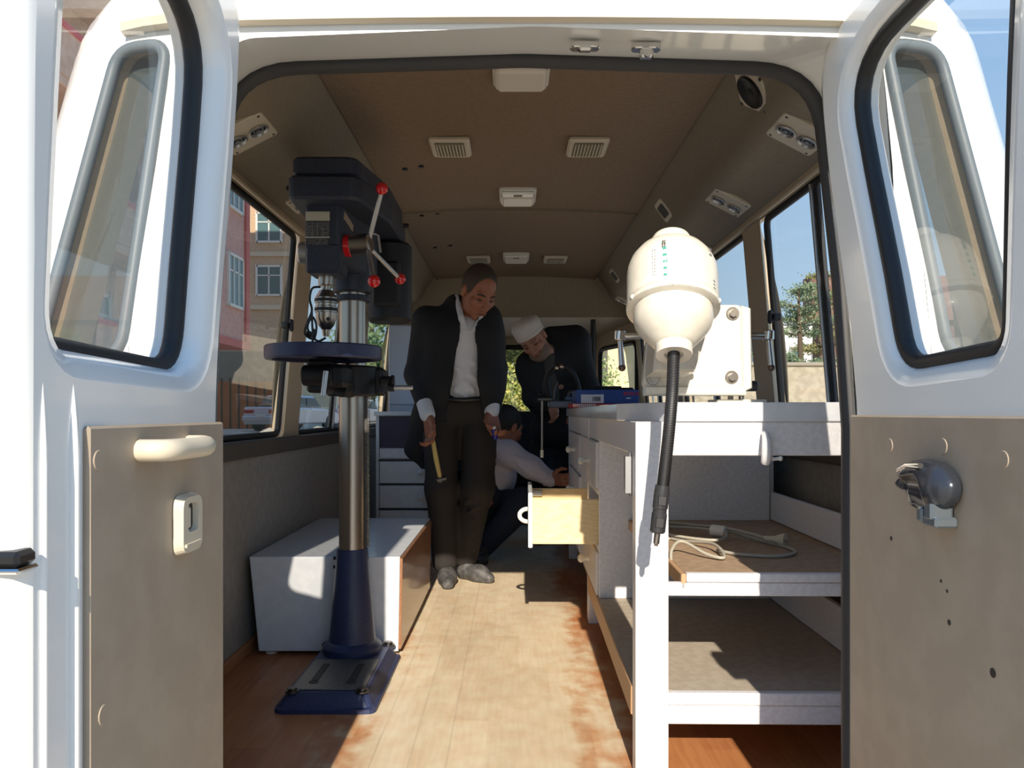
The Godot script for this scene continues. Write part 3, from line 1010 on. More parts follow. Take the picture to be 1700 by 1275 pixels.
func fittings() -> void:
	var lamps := [[2.36, "white ceiling lamp nearest the rear doorway"], [3.73, "white square ceiling lamp in front of the roof seam"], [5.2, "white ceiling lamp farthest forward, above the men"]]
	for q in lamps:
		var d: float = q[0]
		var y := ceiling_y(0.027)
		var t := thing("ceiling_lamp", P(0.027, y, d), q[1], "lamp", "ceiling lamps")
		var fl := Transform3D(Basis(Vector3.RIGHT, Vector3.FORWARD, Vector3.UP), P(0.027, y, d))
		var b := M(t)
		b.prism(rrect(-0.085, -0.115, 0.085, 0.115, 0.018, 5), -0.014, 0.004, fl, 0.003)
		part(t, "base", b, mt.plastic_white)
		var l := M(t)
		l.prism(rrect(-0.078, -0.045, 0.078, 0.108, 0.02, 5), -0.034, -0.012, fl, 0.012, true)
		part(t, "lens", l, mat(c8(226, 216, 204), 0.3))
		var l2 := M(t)
		l2.prism(rrect(-0.078, -0.108, 0.078, -0.05, 0.014, 5), -0.030, -0.012, fl, 0.008, true)
		part(t, "end_lens", l2, mt.plastic_clear)
		var sw := M(t)
		sw.box(P(0.027, y - 0.032, d - 0.085), Vector3(0.04, 0.006, 0.012), 0.002)
		part(t, "switch", sw, mt.grille)
	var grilles := [[-0.233, 3.03, "cream ceiling speaker grille on the left, above the drill press handle"], [0.286, 3.03, "cream ceiling speaker grille on the right side of the ceiling"], [-0.22, 5.25, "ceiling grille behind the standing man's head"], [0.285, 5.25, "small ceiling grille right of the farthest lamp"]]
	for q in grilles:
		var y2 := ceiling_y(q[0])
		var t2 := thing("ceiling_speaker", P(q[0], y2, q[1]), q[2], "speaker", "ceiling speaker grilles")
		var fl2 := Transform3D(Basis(Vector3.RIGHT, Vector3.FORWARD, Vector3.UP), P(q[0], y2, q[1]))
		var b2 := M(t2)
		b2.prism(rrect(-0.076, -0.095, 0.076, 0.095, 0.014, 4), -0.02, 0.004, fl2, 0.008)
		part(t2, "housing", b2, mt.beige)
		var in2 := M(t2)
		in2.prism(rrect(-0.055, -0.08, 0.055, 0.07, 0.008, 4), -0.023, -0.018, fl2)
		part(t2, "grille_backing", in2, mt.grille)
		for k in 9:
			var s := M(t2)
			s.box(P(q[0] - 0.048 + k * 0.012, y2 - 0.024, q[1]), Vector3(0.004, 0.005, 0.14))
			part(t2, "slat", s, mt.beige)
	# double air nozzles on the ducts: the plate lies on the sloping underside
	var noz := [[-1, 2.28, "left duct air outlet nearest the rear doorway"], [-1, 2.98, "left duct air outlet behind the drill press head"], [-1, 5.2, "left duct air outlet farthest forward"], [1, 2.285, "right duct air outlet nearest the rear doorway"], [1, 3.03, "right duct air outlet above the grinding motor"], [1, 5.75, "right duct air outlet farthest forward, by the cab"]]
	for q in noz:
		var s: int = q[0]
		var d: float = q[1]
		var c := P(XC + s * 0.79, 1.650, d)
		var u := Vector3(s * 0.145, -0.075, 0).normalized()       # across the slope
		var nrm := Vector3(-s * 0.075, -0.145, 0).normalized()    # out of the duct
		var t3 := thing("air_outlet", c, "cream twin-nozzle " + q[2], "air vent", "twin air outlets on the ducts")
		var bs := Transform3D(Basis(u, nrm.cross(u), nrm), c)
		var b3 := M(t3)
		b3.prism(rrect(-0.075, -0.085, 0.075, 0.085, 0.014, 4), -0.012, 0.008, bs, 0.004)
		part(t3, "plate", b3, mt.beige)
		for k in [-1, 1]:
			var n := M(t3)
			var nt := bs * Transform3D(Basis(Vector3.RIGHT, Vector3(0, 0, 1), Vector3(0, -1, 0)), Vector3(k * 0.034, 0, 0.006))
			n.lathe([Vector2(0.028, 0.0), Vector2(0.031, 0.008), Vector2(0.027, 0.010), Vector2(0.024, 0.003)], nt, 20)
			var np := part(t3, "nozzle_ring", n, mt.alu)
			var nb := M(t3)
			nb.lathe([Vector2(0.0, 0.0035), Vector2(0.006, 0.0035), Vector2(0.007, 0.007), Vector2(0.0, 0.009)], nt, 14)
			nb.lathe([Vector2(0.013, 0.003), Vector2(0.014, 0.007), Vector2(0.016, 0.007), Vector2(0.017, 0.003)], nt, 16)
			part(np, "nozzle_vane", nb, mt.alu)
			var nk := M(t3)
			nk.lathe([Vector2(0.025, 0.0028), Vector2(0.0, 0.0028)], nt, 16)
			part(np, "nozzle_throat", nk, mt.iron)
		for kx in [-1, 1]:
			for ky in [-1, 1]:
				var sc := M(t3)
				var sp: Vector3 = bs * Vector3(kx * 0.06, ky * 0.07, 0.0075)
				sc.cyl(sp, sp + nrm * 0.002, 0.004, 8)
				part(t3, "screw", sc, mt.dark_steel)
	# round loudspeaker in the inner face of the right duct
	var cs := P(XC + 0.658, 1.772, 2.284)
	var un := Vector3(0.06, -0.08, 0).normalized()
	var nn := Vector3(-0.08, -0.06, 0).normalized()
	var ts := thing("duct_loudspeaker", cs, "round black loudspeaker in a pale diamond plate on the right duct", "speaker")
	var bs2 := Transform3D(Basis(un, nn.cross(un), nn), cs)
	var pl := M(ts)
	pl.prism(rpoly([Vector2(-0.085, 0), Vector2(0, -0.10), Vector2(0.085, 0), Vector2(0, 0.10)], 0.03, 5), -0.004, 0.006, bs2, 0.003)
	part(ts, "plate", pl, mt.beige)
	var co := M(ts)
	var ct := bs2 * Transform3D(Basis(Vector3.RIGHT, Vector3(0, 0, 1), Vector3(0, -1, 0)), Vector3(0, 0, 0.006))
	co.lathe([Vector2(0.036, 0.0), Vector2(0.052, 0.0), Vector2(0.05, 0.008), Vector2(0.036, 0.002), Vector2(0.012, -0.0), Vector2(0.0, 0.006)], ct, 22)
	part(ts, "cone", co, mt.black)
	for q in [[-0.07, 0.0], [0.07, 0.0], [0.0, -0.085], [0.0, 0.085]]:
		var sc2 := M(ts)
		var s0: Vector3 = bs2 * Vector3(q[0], q[1], 0.005)
		sc2.cyl(s0, s0 + nn * 0.004, 0.005, 8)
		part(ts, "screw", sc2, mt.dark_steel)
	# slim grilles farther along the right duct's inner face
	for q in [[3.62, "slim dark grille slot on the right duct just behind the grinding motor"], [5.35, "slim grille slot on the right duct near the cab"]]:
		var c4 := P(XC + 0.66, 1.768, q[0])
		var t4 := thing("duct_slot", c4, q[1], "air vent")
		var b4 := Transform3D(Basis(un, nn.cross(un), nn), c4)
		var m4 := M(t4)
		m4.prism(rrect(-0.05, -0.07, 0.05, 0.07, 0.02, 4), -0.004, 0.005, b4, 0.002)
		part(t4, "plate", m4, mt.beige)
		var m5 := M(t4)
		m5.prism(rrect(-0.03, -0.05, 0.03, 0.05, 0.015, 4), 0.003, 0.007, b4)
		part(t4, "slot", m5, mt.iron)

# ---------- workbench ----------
var bench_xf: Transform3D
# bench axes: u to the right, h up, w to the front of the bus
func U(u: float, h: float, w: float) -> Vector3:
	return bench_xf * Vector3(u, h, -w)

func ubox(m: MB, u0: float, h0: float, w0: float, u1: float, h1: float, w1: float, bev := 0.0) -> void:
	m.box(U((u0 + u1) / 2, (h0 + h1) / 2, (w0 + w1) / 2), Vector3(absf(u1 - u0), absf(h1 - h0), absf(w1 - w0)), bev, bench_xf.basis)

func bench_part(t: Node3D, called: String, mt_: Material, a: Array, bev := 0.002, label := "") -> MeshInstance3D:
	var m := M(t)
	ubox(m, a[0], a[1], a[2], a[3], a[4], a[5], bev)
	return part(t, called, m, mt_, label)

func knob(parent: Node3D, p: Vector3, dir: Vector3, called := "knob") -> void:
	var m := M(parent)
	m.lathe([Vector2(0, 0), Vector2(0.011, 0.0), Vector2(0.008, 0.012), Vector2(0.010, 0.02), Vector2(0.017, 0.028), Vector2(0.017, 0.036), Vector2(0.010, 0.043), Vector2(0, 0.045)], MB.along(p, p + dir), 14, 1.2)
	part(parent, called, m, mt.plastic_white)

func workbench() -> void:
	bench_xf = Transform3D(Basis(Vector3.UP, -0.016), P(0.287, 0, 1.85))
	var t := thing("workbench", P(0.287, 0, 1.85), "long white wooden workbench with open shelves and drawers along the right wall", "workbench")
	var top := M(t)
	top.prism(PackedVector2Array([Vector2(0.07, 0.0), Vector2(0.66, 0.0), Vector2(0.66, 2.86), Vector2(-0.012, 2.86), Vector2(-0.012, 0.28)]), 0.829, 0.874, bench_xf * Transform3D(Basis(Vector3.RIGHT, Vector3(0, 0, -1), Vector3.UP), Vector3(0, 0, 0)), 0.002)
	part(t, "worktop", top, mt.white_board, "smooth white worktop")
	var wp: Material = mt.white_paint
	for q in [[0.0, 0.0, 0.076, 0.055], [0.57, 0.0, 0.64, 0.055], [0.0, 1.36, 0.05, 1.44], [0.57, 1.36, 0.64, 1.44], [0.0, 2.78, 0.05, 2.84], [0.57, 2.78, 0.64, 2.84]]:
		bench_part(t, "leg", wp, [q[0], 0.0, q[1], q[2], 0.829, q[3]])
	bench_part(t, "front_apron", wp, [0.076, 0.75, 0.006, 0.64, 0.829, 0.026])
	bench_part(t, "side_apron", wp, [0.002, 0.75, 0.055, 0.02, 0.829, 2.84])
	# shelves of the open bay
	var us := bench_part(t, "upper_shelf", mt.shelf, [0.118, 0.458, 0.02, 0.64, 0.474, 0.95])
	bench_part(us, "front_rail", wp, [0.076, 0.424, 0.004, 0.64, 0.455, 0.022])
	bench_part(us, "edge_strip", wp, [0.118, 0.4565, 0.0, 0.64, 0.477, 0.02])
	bench_part(us, "side_rail", mt.wood_edge, [0.106, 0.440, 0.004, 0.118, 0.475, 0.95])
	var ls := M(t)
	ls.prism(PackedVector2Array([Vector2(0.0, 0.06), Vector2(0.10, 0.02), Vector2(0.64, 0.02), Vector2(0.64, 2.8), Vector2(0.0, 2.8)]), 0.182, 0.198, bench_xf * Transform3D(Basis(Vector3.RIGHT, Vector3(0, 0, -1), Vector3.UP), Vector3(0, 0, 0)), 0.001)
	var lsp := part(t, "lower_shelf", ls, mt.shelf_grey)
	bench_part(lsp, "front_rail", wp, [0.076, 0.126, 0.004, 0.64, 0.170, 0.022])
	bench_part(lsp, "edge_strip", wp, [0.076, 0.1715, 0.0, 0.64, 0.200, 0.02])
	bench_part(lsp, "side_rail", mt.wood_edge, [-0.004, 0.128, 0.055, 0.012, 0.197, 1.36])
	# boards of the bay
	bench_part(t, "partition", wp, [0.004, 0.198, 0.95, 0.60, 0.75, 0.968], 0.002, "rough white painted partition")
	bench_part(t, "back_board", wp, [0.602, 0.476, 0.06, 0.618, 0.572, 0.95])
	bench_part(t, "back_board", wp, [0.602, 0.20, 0.06, 0.618, 0.32, 0.95])
	# front pull hanging from the apron
	var fp := M(t)
	fp.tube(spline([U(0.297, 0.80, -0.001), U(0.297, 0.795, -0.012), U(0.297, 0.775, -0.018), U(0.297, 0.75, -0.016), U(0.297, 0.734, -0.008)], 4), [0.008, 0.008, 0.0085, 0.009, 0.0095, 0.010, 0.0105, 0.011, 0.0115, 0.012, 0.012, 0.012, 0.012, 0.012, 0.0115, 0.011, 0.010], 10)
	part(t, "apron_pull", fp, wp)
	var fs := M(t)
	fs.cyl(U(0.315, 0.742, 0.0), U(0.332, 0.744, 0.0), 0.004, 8)
	fs.ball(U(0.334, 0.744, 0.0), 0.006, 10)
	part(t, "pull_pin", fs, wp)
	# hinge plate on the front post
	bench_part(t, "hinge_plate", mt.alu, [-0.016, 0.655, 0.07, 0.0, 0.745, 0.09], 0.001)
	bench_part(t, "hinge_pin", mt.alu, [-0.004, 0.645, 0.088, 0.004, 0.755, 0.098], 0.002)
	# carcass of the drawer bank
	bench_part(t, "divider", wp, [0.004, 0.198, 1.83, 0.6, 0.75, 1.846])
	bench_part(t, "bank_back", wp, [0.604, 0.198, 0.97, 0.62, 0.75, 2.8])
	bench_part(t, "end_panel", wp, [0.05, 0.198, 2.80, 0.62, 0.75, 2.815])
	for q in [[0.97, 1.83], [1.85, 2.78]]:
		for h in [0.555, 0.355]:
			bench_part(t, "drawer_rail", wp, [0.004, h, q[0], 0.03, h + 0.02, q[1]])
		for h in [0.58, 0.378, 0.20]:
			if q[0] < 1.0 and h == 0.378:
				continue
			var hh: float = 0.165 if h > 0.5 else (0.172 if h > 0.3 else 0.15)
			var dr := bench_part(t, "drawer_front", wp, [-0.004, h, q[0] + 0.012, 0.012, h + hh, q[1] - 0.012], 0.003)
			knob(dr, U(-0.004, h + hh * 0.5, (q[0] + q[1]) / 2 - 0.1), -bench_xf.basis.x)
	# open drawer
	var od := Node3D.new()
	od.name = "open_drawer"
	t.add_child(od)
	bench_part(od, "drawer_front", mt.white_board, [-0.245, 0.360, 1.03, -0.229, 0.56, 1.50], 0.003)
	bench_part(od, "drawer_side", mt.pine, [-0.229, 0.372, 1.045, 0.30, 0.535, 1.058])
	bench_part(od, "drawer_side", mt.pine, [-0.229, 0.372, 1.46, 0.30, 0.535, 1.473])
	bench_part(od, "drawer_back", mt.pine, [0.29, 0.372, 1.058, 0.302, 0.535, 1.46])
	bench_part(od, "drawer_bottom", mt.pine, [-0.229, 0.372, 1.058, 0.29, 0.380, 1.46])
	bench_part(od, "corner_bracket", mt.alu, [-0.226, 0.505, 1.445, -0.185, 0.53, 1.459])
	var hd := M(od)
	hd.tube(spline([U(-0.245, 0.482, 1.20), U(-0.262, 0.478, 1.20), U(-0.274, 0.468, 1.20), U(-0.277, 0.457, 1.20), U(-0.274, 0.446, 1.20), U(-0.262, 0.436, 1.20), U(-0.245, 0.432, 1.20)], 5), 0.0085, 12)
	part(od, "drawer_pull", hd, mt.plastic_white)

# ---------- drill press ----------
func drill_press() -> void:
	var cx := -0.535
	var cd := 2.675
	var t := thing("drill_press", P(cx, 0, cd), "dark blue floor-standing drill press with red-knobbed feed handle", "drill press")
	# cast base with skirt
	var b := M(t)
	var rings: Array = []
	for q in [[0.0, 0.0], [0.012, 0.0], [0.016, 0.010], [0.045, 0.028], [0.052, 0.034]]:
		var lp := rpoly([Vector2(-0.675 + q[1], 2.245 + q[1]), Vector2(-0.385 - q[1], 2.245 + q[1]), Vector2(-0.385 - q[1], 2.775 - q[1]), Vector2(-0.675 + q[1], 2.775 - q[1])], 0.03, 4)
		rings.append(map_loop(lp, func(x, d): return P(x, q[0], d)))
	for k in rings.size() - 1:
		b.skin(rings[k], rings[k + 1])
	b.fan(rings[-1])
	part(t, "base", b, mt.navy)
	var pl := M(t)
	pl.bb(P(-0.635, 0.0515, 2.29), P(-0.425, 0.056, 2.57), 0.002)
	var plate := part(t, "base_plate", pl, mt.iron_plate, "machined grey work surface of the base")
	for x in [-0.585, -0.475]:
		var s := M(t)
		s.bb(P(x - 0.011, 0.0555, 2.35), P(x + 0.011, 0.0572, 2.52), 0.0)
		s.cyl(P(x, 0.0555, 2.35), P(x, 0.0572, 2.35), 0.015, 12)
		part(plate, "bolt_slot", s, mt.iron)
	for q in [[-0.63, 2.285], [-0.43, 2.285], [-0.635, 2.745], [-0.425, 2.745]]:
		var bo := M(t)
		bo.cyl(P(q[0], 0.05, q[1]), P(q[0], 0.062, q[1]), 0.014, 6)
		bo.cyl(P(q[0], 0.05, q[1]), P(q[0], 0.055, q[1]), 0.02, 14)
		part(t, "bolt", bo, mt.dark_steel)
	# column foot casting
	var y0 := 0.05
	var ft := M(t)
	ft.lathe([Vector2(0, y0), Vector2(0.098, y0), Vector2(0.098, y0 + 0.022), Vector2(0.088, y0 + 0.034), Vector2(0.078, y0 + 0.04), Vector2(0.075, y0 + 0.06), Vector2(0.052, 0.385), Vector2(0.050, 0.395), Vector2(0.0, 0.395)], Transform3D(Basis.IDENTITY, P(cx, 0, cd)), 28)
	part(t, "column_foot", ft, mt.navy)
	for y in [0.33, 0.36]:
		var ss := M(t)
		ss.cyl(P(cx - 0.05, y, cd + 0.01), P(cx - 0.066, y, cd + 0.012), 0.006, 8)
		part(t, "set_screw", ss, mt.iron)
	var co := M(t)
	co.cyl(P(cx, 0.39, cd), P(cx, 1.36, cd), 0.0445, 32, 0.002)
	part(t, "column", co, mt.steel, "bright steel column")
	# rack with teeth beside the column
	var rk := M(t)
	rk.bb(P(cx + 0.036, 0.40, cd - 0.012), P(cx + 0.05, 0.99, cd + 0.006))
	var rack := part(t, "rack", rk, mt.dark_steel)
	var teeth := M(t)
	for k in 98:
		teeth.box(P(cx + 0.0535, 0.403 + k * 0.006, cd - 0.003), Vector3(0.008, 0.003, 0.018))
	var te := part(rack, "rack_teeth", teeth, mt.steel)
	te.set_meta("kind", "stuff")
	# round table and its bracket
	var ty := 1.035
	var tx := -0.583
	var td := 2.47
	var tb := M(t)
	tb.lathe([Vector2(0, ty - 0.012), Vector2(0.15, ty - 0.012), Vector2(0.155, ty - 0.022), Vector2(0.174, ty - 0.022), Vector2(0.178, ty - 0.018), Vector2(0.178, ty + 0.016), Vector2(0.174, ty + 0.02), Vector2(0.0, ty + 0.02)], Transform3D(Basis.IDENTITY, P(tx, 0, td)), 40, 0.4)
	part(t, "work_table", tb, mt.navy, "round blue work table")
	var br := M(t)
	br.cyl(P(cx, 0.905, cd), P(cx, 1.005, cd), 0.085, 24, 0.006)
	br.box(P(cx + 0.055, 0.955, cd + 0.03), Vector3(0.10, 0.095, 0.10), 0.012)
	br.box(P((cx + tx) / 2, 0.965, (cd + td) / 2), Vector3(0.09, 0.07, 0.22), 0.012)
	br.box(P(tx - 0.02, 0.965, td + 0.06), Vector3(0.075, 0.105, 0.10), 0.008)
	br.cyl(P(tx - 0.065, 0.965, td + 0.0), P(tx + 0.03, 0.965, td + 0.0), 0.032, 16, 0.004)
	br.cyl(P(cx - 0.02, 0.93, cd - 0.10), P(cx + 0.01, 0.93, cd - 0.05), 0.03, 14, 0.003)
	part(t, "table_bracket", br, mt.iron, "black cast table bracket")
	var lk := M(t)
	lk.tube([P(-0.56, 0.975, 2.40), P(-0.563, 0.935, 2.395), P(-0.566, 0.90, 2.392)], 0.008, 10)
	part(t, "table_lock_lever", lk, mt.alu)
	var cr := M(t)
	cr.cyl(P(cx + 0.10, 0.955, cd - 0.03), P(cx + 0.145, 0.955, cd - 0.03), 0.016, 12, 0.002)
	cr.bar(P(cx + 0.140, 0.965, cd - 0.03), P(cx + 0.140, 0.93, cd - 0.10), 0.014, 0.024, 0.004)
	var crp := part(t, "crank_arm", cr, mt.iron)
	var ch := M(t)
	ch.cyl(P(cx + 0.135, 0.93, cd - 0.10), P(cx + 0.155, 0.93, cd - 0.10), 0.012, 10)
	part(crp, "crank_boss", ch, mt.iron)
	var cg := M(t)
	cg.cyl(P(cx + 0.152, 0.93, cd - 0.10), P(cx + 0.215, 0.931, cd - 0.10), 0.0075, 12, 0.001)
	part(crp, "crank_grip", cg, mt.alu)
	# head casting
	var hd := M(t)
	hd.cyl(P(cx, 1.25, cd), P(cx, 1.345, cd), 0.065, 24, 0.004)
	hd.prism(rpoly([Vector2(-0.625, 2.40), Vector2(-0.515, 2.40), Vector2(-0.50, 2.55), Vector2(-0.465, 2.72), Vector2(-0.47, 2.80), Vector2(-0.60, 2.80), Vector2(-0.63, 2.6)], 0.015, 3), 1.305, 1.50, Transform3D(Basis(Vector3.RIGHT, Vector3(0, 0, -1), Vector3.UP), Vector3.ZERO), 0.008)
	hd.box(P(-0.57, 1.315, 2.455), Vector3(0.105, 0.09, 0.12), 0.008)
	part(t, "head", hd, mt.navy_dark)
	var cl := M(t)
	cl.cyl(P(cx, 1.222, cd), P(cx, 1.24, cd), 0.062, 24, 0.002)
	part(t, "column_collar", cl, mt.navy_dark)
	# belt cover: lid above a tray
	var fp := Transform3D(Basis(Vector3.RIGHT, Vector3(0, 0, -1), Vector3.UP), Vector3.ZERO)
	var lid := M(t)
	lid.prism(rpoly([Vector2(-0.645, 2.33), Vector2(-0.455, 2.33), Vector2(-0.405, 2.62), Vector2(-0.405, 3.0), Vector2(-0.665, 3.0), Vector2(-0.655, 2.5)], [0.03, 0.05, 0.1, 0.06, 0.06, 0.1], 5), 1.547, 1.60, fp, 0.008)
	part(t, "belt_cover_lid", lid, mt.navy_dark)
	var tray := M(t)
	tray.prism(rpoly([Vector2(-0.655, 2.32), Vector2(-0.448, 2.32), Vector2(-0.395, 2.62), Vector2(-0.395, 3.01), Vector2(-0.675, 3.01), Vector2(-0.665, 2.5)], [0.03, 0.05, 0.1, 0.06, 0.06, 0.1], 5), 1.472, 1.543, fp, 0.008)
	part(t, "belt_cover_tray", tray, mt.navy_dark)
	for q in [[-0.665, 2.42, -1], [-0.393, 2.9, 1]]:
		var kn := M(t)
		kn.cyl(P(q[0], 1.53, q[1]), P(q[0] + q[2] * 0.018, 1.53, q[1]), 0.008, 10)
		part(t, "cover_screw", kn, mt.black)
	# drive motor behind the column
	var mo := M(t)
	mo.cyl(P(-0.45, 1.18, 2.93), P(-0.45, 1.47, 2.93), 0.082, 24, 0.012)
	mo.box(P(-0.45, 1.31, 2.86), Vector3(0.10, 0.16, 0.06), 0.01)
	part(t, "drive_motor", mo, mt.iron)
	# plates on the head
	var np := M(t)
	np.bb(P(-0.620, 1.345, 2.397), P(-0.548, 1.425, 2.4005), 0.001)
	var npp := part(t, "speed_chart", np, chart_material(), "speed chart plate with fine rows of print")
	var nh := M(t)
	nh.bb(P(-0.620, 1.427, 2.397), P(-0.548, 1.455, 2.4005), 0.001)
	part(npp, "maker_plate", nh, mat(c8(196, 190, 170), 0.4, 0.3))
	var sp := M(t)
	sp.bar(P(-0.511, 1.452, 2.43), P(-0.503, 1.432, 2.52), 0.004, 0.022, 0.001)
	part(t, "side_plate", sp, mat(c8(172, 150, 126), 0.4))
	var sw := M(t)
	sw.cyl(P(-0.505, 1.36, 2.47), P(-0.494, 1.36, 2.47), 0.011, 12, 0.002)
	part(t, "depth_knob", sw, mt.plastic_white)
	# return-spring cap on the far side
	var cap := M(t)
	cap.cyl(P(-0.63, 1.35, 2.50), P(-0.668, 1.35, 2.50), 0.034, 20, 0.006)
	part(t, "spring_cap", cap, mt.alu)
	# feed hub with three handles
	var hub := P(-0.474, 1.362, 2.45)
	var hb := M(t)
	hb.cyl(hub - Vector3(0.04, 0, 0), hub + Vector3(0.045, 0.006, 0.016), 0.03, 20, 0.006)
	part(t, "feed_hub", hb, mt.steel)
	var fr := M(t)
	fr.cyl(hub - Vector3(0.048, 0, 0), hub - Vector3(0.02, 0, 0), 0.034, 20, 0.002)
	part(t, "depth_dial", fr, mt.red)
	for e in [P(-0.385, 1.513, 2.36), P(-0.398, 1.229, 2.30), P(-0.366, 1.288, 2.61)]:
		var rm := M(t)
		rm.cyl(hub + Vector3(0.03, 0, 0), e, 0.0075, 12)
		var rod := part(t, "feed_handle", rm, mt.alu)
		var kb := M(t)
		kb.ball(e, 0.0185, 18)
		part(rod, "handle_knob", kb, mt.red)
	var tl := M(t)
	tl.tube([P(-0.46, 1.432, 2.58), P(-0.435, 1.425, 2.59), P(-0.428, 1.37, 2.59)], 0.006, 10)
	part(t, "belt_tension_lever", tl, mt.alu)
	# quill and chuck
	var sx := -0.572
	var sd := 2.455
	var qu := M(t)
	qu.cyl(P(sx, 1.24, sd), P(sx, 1.275, sd), 0.024, 20, 0.002)
	qu.cyl(P(sx, 1.225, sd), P(sx, 1.245, sd), 0.014, 16)
	part(t, "quill", qu, mt.steel)
	var cu := M(t)
	cu.lathe([Vector2(0, 1.085), Vector2(0.010, 1.085), Vector2(0.013, 1.105), Vector2(0.024, 1.118), Vector2(0.031, 1.14), Vector2(0.031, 1.157), Vector2(0.034, 1.158), Vector2(0.034, 1.175), Vector2(0.031, 1.177), Vector2(0.031, 1.185), Vector2(0.034, 1.187), Vector2(0.034, 1.203), Vector2(0.03, 1.208), Vector2(0.02, 1.226), Vector2(0, 1.226)], Transform3D(Basis.IDENTITY, P(sx, 0, sd)), 26)
	var cup := part(t, "chuck", cu, mt.steel)
	for y in [1.1665, 1.195]:
		var rg := M(t)
		rg.lathe([Vector2(0.0335, y - 0.005), Vector2(0.0352, y - 0.004), Vector2(0.0352, y + 0.004), Vector2(0.0335, y + 0.005)], Transform3D(Basis.IDENTITY, P(sx, 0, sd)), 26)
		part(cup, "chuck_groove", rg, mt.iron)
	var dot := M(t)
	dot.cyl(P(sx + 0.012, 1.135, sd - 0.027), P(sx + 0.013, 1.135, sd - 0.0305), 0.006, 10)
	part(cup, "key_hole", dot, mt.iron)
	# chuck key on its black cord
	var cord := M(t)
	cord.tube(spline([P(sx - 0.01, 1.232, sd - 0.03), P(sx - 0.035, 1.228, sd - 0.03), P(sx - 0.043, 1.195, sd - 0.03), P(sx - 0.036, 1.16, sd - 0.032), P(sx - 0.05, 1.125, sd - 0.03), P(sx - 0.058, 1.09, sd - 0.03), P(sx - 0.03, 1.075, sd - 0.032), P(sx - 0.022, 1.115, sd - 0.033), P(sx - 0.035, 1.14, sd - 0.034), P(sx - 0.048, 1.105, sd - 0.036), P(sx - 0.02, 1.068, sd - 0.034), P(sx + 0.006, 1.078, sd - 0.03)], 6), 0.0035, 8)
	cord.tube(spline([P(sx - 0.036, 1.16, sd - 0.034), P(sx - 0.034, 1.12, sd - 0.036), P(sx - 0.032, 1.08, sd - 0.036), P(sx - 0.034, 1.056, sd - 0.036)], 5), 0.0035, 8)
	part(t, "chuck_key_cord", cord, mt.black, "looped black cord hanging from the chuck")

func chart_material() -> StandardMaterial3D:
	var im := Image.create(128, 160, false, Image.FORMAT_RGB8)
	im.fill(c8(40, 42, 48))
	var r := RandomNumberGenerator.new()
	r.seed = 3
	for y in range(6, 40, 8):
		for x in range(8, 118, 3):
			if r.randf() < 0.7:
				im.fill_rect(Rect2i(x, y, 2, 3), c8(170, 168, 160))
	for y in range(46, 150, 13):
		im.fill_rect(Rect2i(6, y, 116, 2), c8(150, 148, 142))
		for x in range(10, 116, 4):
			if r.randf() < 0.6:
				im.fill_rect(Rect2i(x, y + 5, 2, 4), c8(160, 158, 150))
	for x in [6, 34, 62, 90, 120]:
		im.fill_rect(Rect2i(x, 46, 2, 104), c8(150, 148, 142))
	im.fill_rect(Rect2i(0, 152, 128, 8), c8(190, 188, 178))
	var m := mat(Color.WHITE, 0.4, 0.1)
	m.albedo_texture = ImageTexture.create_from_image(im)
	m.uv1_triplanar = true
	m.uv1_world_triplanar = true
	m.uv1_scale = Vector3(1.0 / 0.072, 1.0 / 0.08, 1.0)
	m.uv1_offset = Vector3(0.620 / 0.072, 1.425 / 0.08, 0)
	return m

